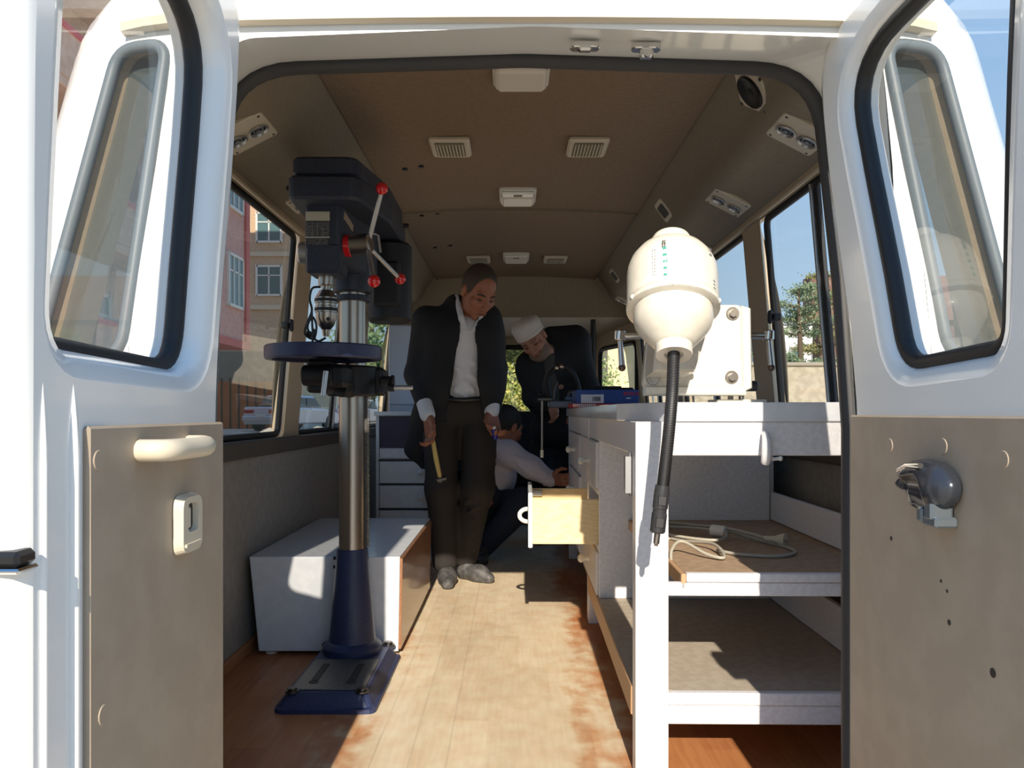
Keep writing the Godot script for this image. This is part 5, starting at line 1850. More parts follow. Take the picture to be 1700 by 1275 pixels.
# hand: palm from the wrist, four curled fingers and a thumb on the side. axis = wrist to knuckles, side = towards the thumb, curl = the way fingers bend
func hand_prims(w: Vector3, axis: Vector3, side: Vector3, curl: float) -> Array:
	var a := axis.normalized()
	var s := (side - a * side.dot(a)).normalized()
	var n := a.cross(s) * (1.0 if curl >= 0.0 else -1.0)
	var cu := absf(curl)
	var g: Array = []
	for k in 4:
		var u := 0.030 - k * 0.0195
		g.append(cap_(w + s * u * 0.6 + a * 0.005, w + s * u + a * 0.085, 0.016, 0.0125, 0.014))
	var len_ := [0.074, 0.082, 0.077, 0.062]
	for k in 4:
		var u := 0.030 - k * 0.0195
		var p := w + s * u + a * 0.088
		var ang := cu * 0.5
		for q in 3:
			var l: float = len_[k] * [0.45, 0.32, 0.25][q]
			var dir := a * cos(ang) + n * sin(ang)
			var e := p + dir * l
			g.append(cap_(p, e, 0.0098 - q * 0.0009, 0.0092 - q * 0.0012, 0.005))
			p = e
			ang += cu
	var t0 := w + s * 0.026 + a * 0.02
	var t1 := t0 + s * 0.026 + a * 0.03 + n * 0.012
	var t2 := t1 + (s * 0.25 + a * 0.8 + n * 0.5 * cu).normalized() * 0.034
	var t3 := t2 + (a * 0.7 - s * 0.25 + n * 0.8 * cu).normalized() * 0.026
	g.append(cap_(t0, t1, 0.016, 0.0125, 0.01))
	g.append(cap_(t1, t2, 0.0118, 0.0105, 0.006))
	g.append(cap_(t2, t3, 0.0105, 0.0088, 0.006))
	return g

func shoe(parent: Node3D, heel: Vector3, toe: Vector3) -> void:
	var dirv := (toe - heel).normalized()
	var up := Vector3.UP
	var g := [cap_(heel + up * 0.035, heel + dirv * 0.10 + up * 0.04, 0.038, 0.042, 0.03), cap_(heel + dirv * 0.10 + up * 0.032, toe + up * 0.022, 0.044, 0.030, 0.03), cap_(heel + up * 0.05, heel + up * 0.085, 0.036, 0.038, 0.02)]
	partm(parent, "shoe", soft([[g, 0.007, 0.001]], mt.shoe, parent.position), "dusty dark leather shoe")

func people() -> void:
	man_standing()
	man_cap()
	man_crouching()

func man_standing() -> void:
	var base := P(-0.27, 0, 4.0)
	var t := thing("person", base, "standing man in a black suit jacket and open white shirt looking down at the floor", "person")
	var h := Transform3D(Basis(Vector3.UP, 0.55) * Basis(Vector3.RIGHT, 0.62) * Basis(Vector3(0, 0, 1), -0.05), at(795, 484, 3.93))
	h.basis = h.basis * 1.03
	var neck := h * Vector3(0, -0.15, -0.04)
	var sl := at(708, 532, 3.99)
	var sr := at(809, 528, 4.0)
	var el := at(691, 622, 3.98)
	var er := at(822, 612, 4.03)
	var wl := at(711, 693, 3.84)
	var wr := at(816, 684, 3.95)
	var hl := at(732, 690, 4.03)
	var hr := at(796, 690, 4.05)
	var kl := at(732, 812, 3.98)
	var kr := at(794, 808, 3.98)
	var al := at(738, 938, 4.02)
	var ar := at(772, 928, 4.10)
	var pel := (hl + hr) / 2.0
	var chest := at(768, 575, 4.05)
	# one continuous figure under the clothes
	var bodyg := [cap_(neck, chest, 0.055, 0.10, 0.06), cap_(sl, sr, 0.06, 0.06, 0.05), cap_(chest, pel + Vector3(0, 0.04, -0.02), 0.09, 0.08, 0.05), cap_(sl, el, 0.042, 0.036), cap_(el, wl, 0.035, 0.027), cap_(sr, er, 0.042, 0.036), cap_(er, wr, 0.035, 0.027), cap_(hl, kl, 0.07, 0.05), cap_(kl, al, 0.048, 0.036), cap_(hr, kr, 0.07, 0.05), cap_(kr, ar, 0.048, 0.036)]
	var hand_l := hand_prims(wl, at(717, 740, 3.82) - wl, Vector3(0.6, 0.1, 0.8), 0.75)
	var hand_r := hand_prims(wr, at(822, 722, 3.92) - wr, Vector3(-0.75, 0.0, 0.65), -0.9)
	var body := partm(t, "body", soft([[bodyg, 0.014], [head_prims(h), 0.0045], [hand_l, 0.0042], [hand_r, 0.0042]], mt.skin, base))
	face_parts(body, h, mt.hair)
	var hair := [ell(h * Vector3(0, 0.033, -0.017), Vector3(0.082, 0.100, 0.104), h.basis.orthonormalized(), 0.01), cut_ell(h * Vector3(0, 0.006, 0.118), Vector3(0.10, 0.118, 0.10), h.basis.orthonormalized(), 0.012), cut_ell(h * Vector3(0, -0.125, -0.01), Vector3(0.13, 0.095, 0.14), h.basis.orthonormalized(), 0.01)]
	partm(t, "hair", soft([[hair, 0.0045]], mt.hair, base), "short thinning dark hair, grey at the sides")
	# shirt
	var shirt := [cap_(at(765, 560, 4.01), at(780, 560, 4.01), 0.098, 0.098, 0.05), cap_(at(760, 560, 4.01), at(762, 640, 4.02), 0.098, 0.10, 0.06), cap_(at(780, 560, 4.01), at(782, 640, 4.02), 0.098, 0.10, 0.06), cap_(neck + Vector3(0, -0.02, 0.0), at(772, 548, 4.0), 0.052, 0.075, 0.03), cap_(wl + (el - wl) * 0.06, wl + (el - wl) * 0.36, 0.038, 0.039, 0.01), cap_(wr + (er - wr) * 0.02, wr + (er - wr) * 0.3, 0.038, 0.039, 0.01)]
	shirt.append(cap_(at(758, 494, 3.98), at(766, 528, 3.905), 0.017, 0.016, 0.006))
	shirt.append(cap_(at(766, 528, 3.905), at(775, 548, 3.895), 0.016, 0.010, 0.006))
	shirt.append(cap_(at(803, 520, 3.93), at(786, 548, 3.895), 0.015, 0.010, 0.006))
	for k in 7:   # loose folds
		var ya := 575.0 + k * 12.0
		shirt.append(cap_(at(756 + (k % 3) * 6, ya, 3.914), at(780 + (k % 2) * 8, ya + 16, 3.912), 0.008, 0.004, 0.02))
	partm(t, "shirt", soft([[shirt, 0.009]], mt.shirt, base), "white shirt worn open at the neck")
	for s in [-1, 1]:   # collar leaves
		var cm := M(t)
		var c0 := neck + Vector3(s * 0.05, 0.02, 0.035)
		cm.prism(PackedVector2Array([Vector2(0, 0), Vector2(0.05, -0.01), Vector2(0.028, -0.085), Vector2(-0.004, -0.05)]), -0.003, 0.003, Transform3D(Basis(Vector3(-s * 0.8, -0.35, 0.5).normalized(), Vector3(0, 0.85, 0.5).normalized(), Vector3(0, -0.5, 0.85)).orthonormalized(), c0), 0.001)
		part(t, "collar_leaf", cm, mt.shirt)
	# jacket, cut open down the front
	var j := [cap_(sl, sr, 0.066, 0.062, 0.05), cap_(at(738, 562, 4.005), at(796, 562, 4.005), 0.122, 0.115, 0.06), cap_(at(728, 630, 4.005), at(800, 630, 4.0), 0.122, 0.112, 0.06), cap_(at(724, 685, 4.03), at(802, 672, 4.03), 0.118, 0.095, 0.05), cap_(at(736, 562, 4.004), at(730, 640, 4.004), 0.12, 0.12, 0.05), cap_(at(798, 562, 4.004), at(799, 640, 4.0), 0.113, 0.112, 0.05),
		cap_(sl, el, 0.069, 0.056, 0.03), cap_(el, wl + (el - wl) * 0.42, 0.056, 0.046, 0.03), cap_(sr, er, 0.066, 0.055, 0.03), cap_(er, wr + (er - wr) * 0.30, 0.055, 0.045, 0.03),
		cap_(at(705, 700, 4.06), at(690, 745, 4.09), 0.07, 0.055, 0.04), cap_(at(690, 745, 4.09), at(703, 772, 4.07), 0.05, 0.022, 0.03), cap_(at(715, 700, 4.03), at(712, 745, 4.04), 0.05, 0.03, 0.03),
		cap_(at(755, 505, 4.0), at(795, 510, 4.02), 0.05, 0.045, 0.05),
		cut_cap(at(780, 510, 3.915), at(770, 690, 3.92), 0.032, 0.086, 0.006)]
	for k in 5:
		j.append(cap_(at(690 + k * 3, 600 + k * 9, 3.965), at(712, 606 + k * 9, 3.96), 0.006, 0.003, 0.015))
	partm(t, "jacket", soft([[j, 0.009]], mt.suit, base), "black suit jacket hanging open")
	# trousers
	var tr := [cap_(at(738, 672, 4.02), at(794, 672, 4.03), 0.098, 0.092, 0.05), cap_(hl, kl, 0.098, 0.075, 0.04), cap_(kl, al + Vector3(0, 0.02, 0), 0.074, 0.062, 0.04), cap_(hr, kr, 0.096, 0.078, 0.04), cap_(kr, ar + Vector3(0, 0.015, 0), 0.076, 0.066, 0.04)]
	for k in 6:
		tr.append(cap_(at(772 + k * 3, 835 + k * 16, 3.93), at(800 - k, 822 + k * 17, 3.93), 0.007, 0.004, 0.02))
	partm(t, "trousers", soft([[tr, 0.010]], mt.trouser, base), "dark pleated trousers")
	var belt := M(t)
	belt.tube([at(742, 663, 3.92), at(768, 664, 3.90), at(795, 662, 3.92)], 0.012, 8)
	part(t, "belt", belt, mt.black)
	shoe(t, P(al.x + 0.01, 0, 4.05), P(al.x + 0.03, 0, 3.845))
	shoe(t, P(ar.x, 0, 4.08), P(ar.x + 0.125, 0, 3.98))
	# hammer in the lowered hand
	var ha := thing("hammer", at(726, 770, 3.80), "wood-handled hammer held low in the standing man's hand", "hammer")
	var m1 := M(ha)
	m1.tube([at(718, 728, 3.805), at(724, 762, 3.80), at(731, 795, 3.795)], [0.010, 0.0125, 0.010], 12)
	part(ha, "handle", m1, mat(c8(206, 178, 104), 0.5))
	var m2 := M(ha)
	m2.cyl(at(724, 797, 3.79), at(741, 793, 3.80), 0.012, 12, 0.002)
	m2.box(at(731, 797, 3.795), Vector3(0.024, 0.024, 0.022), 0.003)
	part(ha, "head", m2, mt.dark_steel)
	# small blue-capped tube in the other hand
	var tu := thing("marker_tube", at(820, 718, 3.885), "small blue tube with white top in the standing man's other hand", "tube")
	var m3 := M(tu)
	m3.cyl(at(823, 729, 3.885), at(820, 712, 3.875), 0.013, 14, 0.002)
	part(tu, "barrel", m3, mat(c8(40, 44, 130), 0.35))
	var m4 := M(tu)
	m4.cyl(at(820, 712, 3.875), at(819.5, 708, 3.872), 0.011, 14, 0.001)
	part(tu, "tip", m4, mt.plastic_white)

func man_cap() -> void:
	var base := P(0.25, 0, 5.1)
	var t := thing("person", base, "man in a white skullcap and black coat bending over beside the workbench", "person")
	var h := Transform3D(Basis(Vector3(0, 0, 1), 0.42) * Basis(Vector3.UP, -0.45) * Basis(Vector3.RIGHT, 0.5), at(884, 562, 4.92))
	h.basis = h.basis * 1.04
	var neck := h * Vector3(0, -0.14, -0.05)
	var sl := at(880, 605, 5.05)
	var sr := at(958, 572, 5.12)
	var el := at(884, 660, 5.0)
	var er := at(978, 645, 5.1)
	var wl := at(915, 668, 4.86)
	var wr := at(955, 690, 4.95)
	var pel := at(925, 735, 5.3)
	var chest := at(920, 640, 5.15)
	var hl := at(905, 745, 5.3)
	var hr := at(948, 745, 5.32)
	var kl := P(hl.x - 0.01, 0.47, 5.2)
	var kr := P(hr.x + 0.01, 0.47, 5.22)
	var al := P(hl.x - 0.02, 0.08, 5.3)
	var ar := P(hr.x + 0.01, 0.08, 5.32)
	var bodyg := [cap_(neck, chest, 0.055, 0.10, 0.06), cap_(sl, sr, 0.06, 0.06, 0.05), cap_(chest, pel + Vector3(0, 0.04, -0.02), 0.09, 0.08, 0.05), cap_(sl, el, 0.042, 0.036), cap_(el, wl, 0.035, 0.027), cap_(sr, er, 0.042, 0.036), cap_(er, wr, 0.035, 0.027), cap_(hl, kl, 0.07, 0.05), cap_(kl, al, 0.048, 0.036), cap_(hr, kr, 0.07, 0.05), cap_(kr, ar, 0.048, 0.036)]
	var hand_l := hand_prims(wl, at(922, 692, 4.80) - wl, Vector3(0.5, 0.5, 0.7), 0.5)
	var hand_r := hand_prims(wr, Vector3(-0.01, -0.08, 0.05), Vector3(-0.8, 0, 0.5), -0.5)
	var body := partm(t, "body", soft([[bodyg, 0.014], [head_prims(h), 0.005], [hand_l, 0.0045], [hand_r, 0.0045]], mt.skin_pale, base))
	face_parts(body, h, mt.beard)
	var ob := h.basis.orthonormalized()
	var beard := [ell(h * Vector3(0, -0.080, 0.034), Vector3(0.068, 0.060, 0.070), ob, 0.01), cut_ell(h * Vector3(0, -0.035, 0.125), Vector3(0.045, 0.050, 0.045), ob, 0.012), cut_ell(h * Vector3(0, 0.04, 0.03), Vector3(0.12, 0.085, 0.12), ob, 0.012)]
	partm(t, "beard", soft([[beard, 0.005]], mt.beard, base), "short grizzled beard")
	var hb := [ell(h * Vector3(0, 0.02, -0.022), Vector3(0.082, 0.095, 0.100), ob, 0.01), cut_ell(h * Vector3(0, -0.03, 0.09), Vector3(0.12, 0.12, 0.10), ob, 0.01)]
	partm(t, "hair", soft([[hb, 0.006]], mt.beard, base))
	# skullcap: straight-sided with a soft flat crown
	var cm := M(t)
	var ct := Transform3D(h.basis * Basis(Vector3.RIGHT, -0.18), h * Vector3(0, 0.022, -0.012))
	cm.lathe([Vector2(0.086, 0.0), Vector2(0.0905, 0.002), Vector2(0.092, 0.05), Vector2(0.089, 0.075), Vector2(0.078, 0.092), Vector2(0.05, 0.103), Vector2(0.0, 0.107)], Transform3D(ct.basis * Basis.from_scale(Vector3(0.97, 1.0, 1.14)), ct.origin), 30, 0.9)
	var cap := part(t, "skullcap", cm, mt.cap, "white quilted skullcap")
	var band := M(t)
	band.lathe([Vector2(0.0915, 0.012), Vector2(0.0935, 0.014), Vector2(0.0935, 0.018), Vector2(0.0925, 0.020)], Transform3D(ct.basis * Basis.from_scale(Vector3(0.97, 1.0, 1.14)), ct.origin), 30)
	part(cap, "stitched_band", band, mt.cap)
	var j := [cap_(sl, sr, 0.085, 0.085, 0.06), cap_(at(890, 620, 5.08), at(945, 600, 5.15), 0.125, 0.13, 0.06), cap_(at(905, 660, 5.16), at(950, 650, 5.22), 0.13, 0.135, 0.06), cap_(at(912, 715, 5.26), at(950, 715, 5.28), 0.13, 0.135, 0.06), cap_(at(908, 780, 5.28), at(955, 780, 5.3), 0.11, 0.11, 0.06),
		cap_(sl, el, 0.072, 0.062, 0.03), cap_(el, wl, 0.06, 0.045, 0.03), cap_(sr, er, 0.075, 0.065, 0.03), cap_(er, wr, 0.064, 0.05, 0.03), cap_(at(915, 560, 5.1), at(955, 560, 5.15), 0.07, 0.08, 0.06),
		cut_cap(at(908, 595, 4.93), at(905, 650, 4.93), 0.03, 0.05, 0.01)]
	partm(t, "coat", soft([[j, 0.011]], mt.suit, base), "black coat")
	var sh := [cap_(at(908, 598, 5.02), at(906, 660, 5.06), 0.055, 0.09, 0.03), cap_(neck, at(908, 605, 5.03), 0.056, 0.06, 0.03)]
	partm(t, "jumper", soft([[sh, 0.011]], mt.jumper, base), "grey jumper at the collar")
	var tr := [cap_(hl, hr, 0.10, 0.10, 0.05), cap_(hl, kl, 0.095, 0.075, 0.03), cap_(kl, al, 0.073, 0.065, 0.03), cap_(hr, kr, 0.095, 0.075, 0.03), cap_(kr, ar, 0.073, 0.065, 0.03)]
	partm(t, "trousers", soft([[tr, 0.014]], mt.suit, base))
	shoe(t, P(al.x, 0, 5.35), P(al.x - 0.02, 0, 5.12))
	shoe(t, P(ar.x, 0, 5.37), P(ar.x, 0, 5.14))

func man_crouching() -> void:
	var base := P(-0.05, 0, 4.75)
	var t := thing("person", base, "crouching worker in pale lilac shirt reaching for the far drawer of the bench", "person")
	var h := Transform3D(Basis(Vector3.UP, 2.3) * Basis(Vector3.RIGHT, 0.35), at(842, 708, 4.78))
	var neck := h * Vector3(0, -0.14, -0.04)
	var sr := at(843, 752, 4.72)
	var sl := at(800, 752, 4.95)
	var er := at(882, 776, 4.68)
	var wr := at(916, 797, 4.66)
	var chest := at(820, 790, 4.85)
	var pel := at(806, 845, 4.95)
	var kr := at(868, 836, 4.62)
	var ar := at(798, 912, 4.62)
	var hr := at(815, 842, 4.9)
	var hl := at(792, 850, 5.0)
	var kl := at(800, 815, 4.72)
	var al := at(782, 905, 4.85)
	var el := at(790, 800, 4.85)
	var wl := at(800, 815, 4.7)
	var bodyg := [cap_(neck, chest, 0.052, 0.095, 0.06), cap_(sl, sr, 0.055, 0.055, 0.05), cap_(chest, pel, 0.095, 0.10, 0.06), cap_(sr, er, 0.042, 0.036), cap_(er, wr, 0.034, 0.026), cap_(sl, el, 0.042, 0.036), cap_(el, wl, 0.034, 0.026), cap_(hr, kr, 0.07, 0.05), cap_(kr, ar, 0.048, 0.036), cap_(hl, kl, 0.07, 0.05), cap_(kl, al, 0.048, 0.036)]
	var hand_r := hand_prims(wr, at(934, 797, 4.6) - wr, Vector3(0.1, 0.8, 0.5), -0.55)
	var hand_l := hand_prims(wl, Vector3(0.03, -0.06, 0.05), Vector3(0.7, 0.2, 0.5), 0.6)
	var body := partm(t, "body", soft([[bodyg, 0.014], [head_prims(h), 0.005], [hand_r, 0.0042], [hand_l, 0.005]], mt.skin, base))
	face_parts(body, h, mt.hair_black)
	var ob := h.basis.orthonormalized()
	var hair := [ell(h * Vector3(0, 0.03, -0.022), Vector3(0.083, 0.098, 0.102), ob, 0.01), cut_ell(h * Vector3(0, -0.05, 0.10), Vector3(0.10, 0.095, 0.085), ob, 0.01)]
	partm(t, "hair", soft([[hair, 0.005]], mt.hair_black, base), "thick black hair")
	var sh := [cap_(sl, sr, 0.075, 0.075, 0.05), cap_(chest, at(812, 770, 4.87), 0.125, 0.12, 0.06), cap_(chest, at(810, 838, 4.93), 0.125, 0.125, 0.06), cap_(sr, er, 0.072, 0.066, 0.04), cap_(er, wr + (er - wr) * 0.06, 0.066, 0.046, 0.03), cap_(sl, el, 0.065, 0.055, 0.03), cap_(el, wl, 0.055, 0.045, 0.03), cap_(neck, at(832, 742, 4.8), 0.06, 0.07, 0.03)]
	for k in 6:
		sh.append(cap_(at(855 + k * 9, 758 + k * 5, 4.63), at(862 + k * 8, 775 + k * 5, 4.62), 0.010, 0.004, 0.02))
	partm(t, "shirt", soft([[sh, 0.010]], mt.shirt_lilac, base), "pale lilac work shirt")
	var cu := M(t)
	cu.cyl(wr + (er - wr) * 0.02, wr + (er - wr) * 0.22, 0.047, 18, 0.004, 0.054)
	part(t, "cuff", cu, mt.shirt_lilac)
	var tr := [cap_(hl, hr, 0.105, 0.105, 0.05), cap_(hr, kr, 0.105, 0.088, 0.05), cap_(kr, ar, 0.084, 0.062, 0.04), cap_(hl, kl, 0.10, 0.085, 0.05), cap_(kl, al, 0.08, 0.065, 0.04)]
	for k in 5:
		tr.append(cap_(at(850 - k * 6, 850 + k * 9, 4.55), at(838 - k * 6, 868 + k * 9, 4.56), 0.012, 0.005, 0.02))
	partm(t, "trousers", soft([[tr, 0.011, 0.02]], mt.denim, base), "dark blue work trousers")
	shoe(t, P(ar.x - 0.02, 0, 4.66), P(ar.x + 0.02, 0, 4.46))
	shoe(t, P(al.x, 0, 4.92), P(al.x + 0.04, 0, 4.72))

# ---------- outside ----------
func ground_y(d: float) -> float:
	return -0.65 + 0.8 * smoothstep(7.0, 32.0, d)

func surroundings_ground() -> void:
	var g := structure("ground")
	var m := M(g)
	m.grp(1)
	m.grid(-60, 60, -40, 120, 6, 80, func(x, d): return P(x, ground_y(d), d))
	part(g, "dusty_street", m, mottled(c8(196, 184, 164), c8(172, 160, 142), 0.25, 0.9, 0.0, 0.02, 50))

func window_on(parent: Node3D, o: Vector3, u: Vector3, w: float, h: float, frame: Material, pane: Material, cols := 2) -> void:
	# o = lower corner, u = unit vector along the wall; the wall faces right-hand normal of (u, up)
	var n := u.cross(Vector3.UP)
	var bs := Basis(u, Vector3.UP, n)
	var f := M(parent)
	var c := o + u * w / 2 + Vector3.UP * h / 2
	for k in [-1, 1]:
		f.box(c + u * k * w / 2, Vector3(0.09, h + 0.09, 0.12), 0.0, bs)
		f.box(c + Vector3.UP * k * h / 2, Vector3(w, 0.09, 0.12), 0.0, bs)
	for k in cols - 1:
		f.box(o + u * w * (k + 1.0) / cols + Vector3.UP * h / 2, Vector3(0.06, h, 0.1), 0.0, bs)
	f.box(c + Vector3.UP * h * 0.18, Vector3(w, 0.05, 0.1), 0.0, bs)
	var fp := part(parent, "window", f, frame)
	var g := M(parent)
	g.box(c, Vector3(w, h, 0.05), 0.0, bs)
	part(fp, "pane", g, pane)

func balcony(parent: Node3D, x: float, d0: float, d1: float, y: float, wallm: Material, railm: Material, solid: bool) -> void:
	var s := M(parent)
	s.bb(P(x, y - 0.12, d0), P(x + 1.1, y + 0.05, d1), 0.02)
	var sp := part(parent, "balcony_slab", s, wallm)
	if solid:
		var w := M(parent)
		w.bb(P(x + 1.0, y + 0.05, d0), P(x + 1.1, y + 0.85, d1), 0.02)
		part(sp, "parapet", w, wallm)
	var r := M(parent)
	for k in 3:
		r.cyl(P(x + 1.06, y + 0.55 + k * 0.2, d0), P(x + 1.06, y + 0.55 + k * 0.2, d1), 0.025, 6)
	var n := int((d1 - d0) / 1.0)
	for k in n + 1:
		r.cyl(P(x + 1.06, y, lerpf(d0, d1, float(k) / n)), P(x + 1.06, y + 0.97, lerpf(d0, d1, float(k) / n)), 0.02, 6)
	part(sp, "railing", r, railm)

func car(base: Vector3, turn: float, label: String, tone: Color) -> void:
	var t := thing("car", base, label, "car", "parked cars on the left street")
	t.rotation.y = turn
	var paint := mat(tone, 0.25, 0.3, 0.8)
	# side profile: x along the car (rear at -2.1), y up
	var lower := rpoly([Vector2(-2.12, 0.25), Vector2(2.1, 0.25), Vector2(2.14, 0.55), Vector2(1.95, 0.72), Vector2(0.95, 0.86), Vector2(-1.35, 0.92), Vector2(-2.08, 0.92), Vector2(-2.16, 0.6)], 0.08, 4)
	var m := MB.new()
	var tf := Transform3D(Basis(Vector3(0, 0, -1), Vector3.UP, Vector3.RIGHT), Vector3.ZERO)
	m.prism(lower, -0.84, 0.84, tf, 0.06)
	part(t, "body_shell", m, paint)
	var up := rpoly([Vector2(-1.5, 0.88), Vector2(1.05, 0.84), Vector2(0.42, 1.36), Vector2(-0.85, 1.38)], 0.1, 4)
	var m2 := MB.new()
	m2.prism(up, -0.74, 0.74, tf, 0.12)
	part(t, "cabin", m2, paint)
	var gl := mat(c8(52, 62, 66), 0.08)
	var m3 := MB.new()
	m3.prism(PackedVector2Array([Vector2(-1.18, 0.94), Vector2(-0.32, 0.93), Vector2(-0.32, 1.29), Vector2(-0.78, 1.29)]), -0.748, 0.748, tf)
	m3.prism(PackedVector2Array([Vector2(-0.22, 0.93), Vector2(0.82, 0.92), Vector2(0.36, 1.28), Vector2(-0.22, 1.29)]), -0.748, 0.748, tf)
	part(t, "side_glass", m3, gl)
	var m4 := MB.new()
	m4.bar(tf * Vector3(-1.46, 0.96, 0), tf * Vector3(-0.93, 1.31, 0), 1.2, 0.05)
	part(t, "rear_window", m4, gl)
	var m5 := MB.new()
	m5.bar(tf * Vector3(1.0, 0.92, 0), tf * Vector3(0.52, 1.30, 0), 1.2, 0.05)
	part(t, "windscreen", m5, gl)
	for s in [-1, 1]:
		var l := MB.new()
		l.box(tf * Vector3(-2.13, 0.74, s * 0.55), Vector3(0.42, 0.13, 0.06), 0.01)
		part(t, "tail_lamp", l, mat(c8(170, 40, 40), 0.2))
		for x in [-1.3, 1.32]:
			var w := MB.new()
			w.cyl(tf * Vector3(x, 0.31, s * 0.62), tf * Vector3(x, 0.31, s * 0.86), 0.31, 20, 0.03)
			var wp := part(t, "wheel", w, mt.rubber)
			var hb := MB.new()
			hb.cyl(tf * Vector3(x, 0.31, s * 0.84), tf * Vector3(x, 0.31, s * 0.87), 0.19, 16, 0.01)
			part(wp, "hubcap", hb, mt.alu)
	var bp := MB.new()
	bp.box(tf * Vector3(-2.15, 0.47, 0), Vector3(1.66, 0.2, 0.12), 0.03)
	part(t, "rear_bumper", bp, paint)
	var np := MB.new()
	np.box(tf * Vector3(-2.20, 0.60, 0), Vector3(0.4, 0.12, 0.03))
	part(t, "number_plate", np, mt.plastic_white)

func tree(base: Vector3, height: float, spread: float, n: int, a: Color, b: Color, label: String, sd: int, leaf := 0.16, layered := false) -> void:
	var t := thing("tree", base, label, "tree", "trees outside the bus")
	var r := RandomNumberGenerator.new()
	r.seed = sd
	var m := M(t)
	m.tube([base, base + Vector3(0.1, height * 0.5, 0), base + Vector3(0, height * 0.95, 0.1)], [height * 0.03, height * 0.02, height * 0.005], 8)
	var tips: Array = []
	for k in (26 if layered else 16):
		var y := height * r.randf_range(0.2, 0.97)
		var a0 := r.randf() * TAU
		var l := spread * (1.05 - 0.75 * y / height) * r.randf_range(0.7, 1.1)
		var p0 := base + Vector3(0.05, y, 0)
		var p1 := p0 + Vector3(cos(a0) * l, l * (0.12 if layered else 0.5), sin(a0) * l)
		m.tube([p0, p1], [height * 0.009, 0.01], 5)
		for q in 4:
			tips.append(p0.lerp(p1, 0.35 + 0.22 * q))
	part(t, "trunk", m, mat(c8(92, 78, 62), 0.9))
	var cols := [a, b, a.lerp(b, 0.5)]
	for c in 3:
		var st := M(t)
		for k in n / 3:
			var p: Vector3 = tips[r.randi() % tips.size()] + Vector3(r.randfn(), r.randfn() * (0.35 if layered else 0.8), r.randfn()) * spread * (0.1 if layered else 0.2)
			var u := Vector3(r.randfn(), r.randfn(), r.randfn()).normalized() * leaf * r.randf_range(0.5, 1.2)
			var v := u.cross(Vector3(r.randfn(), r.randfn(), r.randfn())).normalized() * leaf * 0.28
			st.tri(p - u * 0.5, p + v, p + u * 0.5)
			st.tri(p - u * 0.5, p + u * 0.5, p - v)
		var fm := mat(cols[c], 0.8)
		fm.backlight_enabled = true
		fm.backlight = cols[c]
		fm.cull_mode = BaseMaterial3D.CULL_DISABLED
		var fo := part(t, "foliage", st, fm)
		fo.set_meta("kind", "stuff")

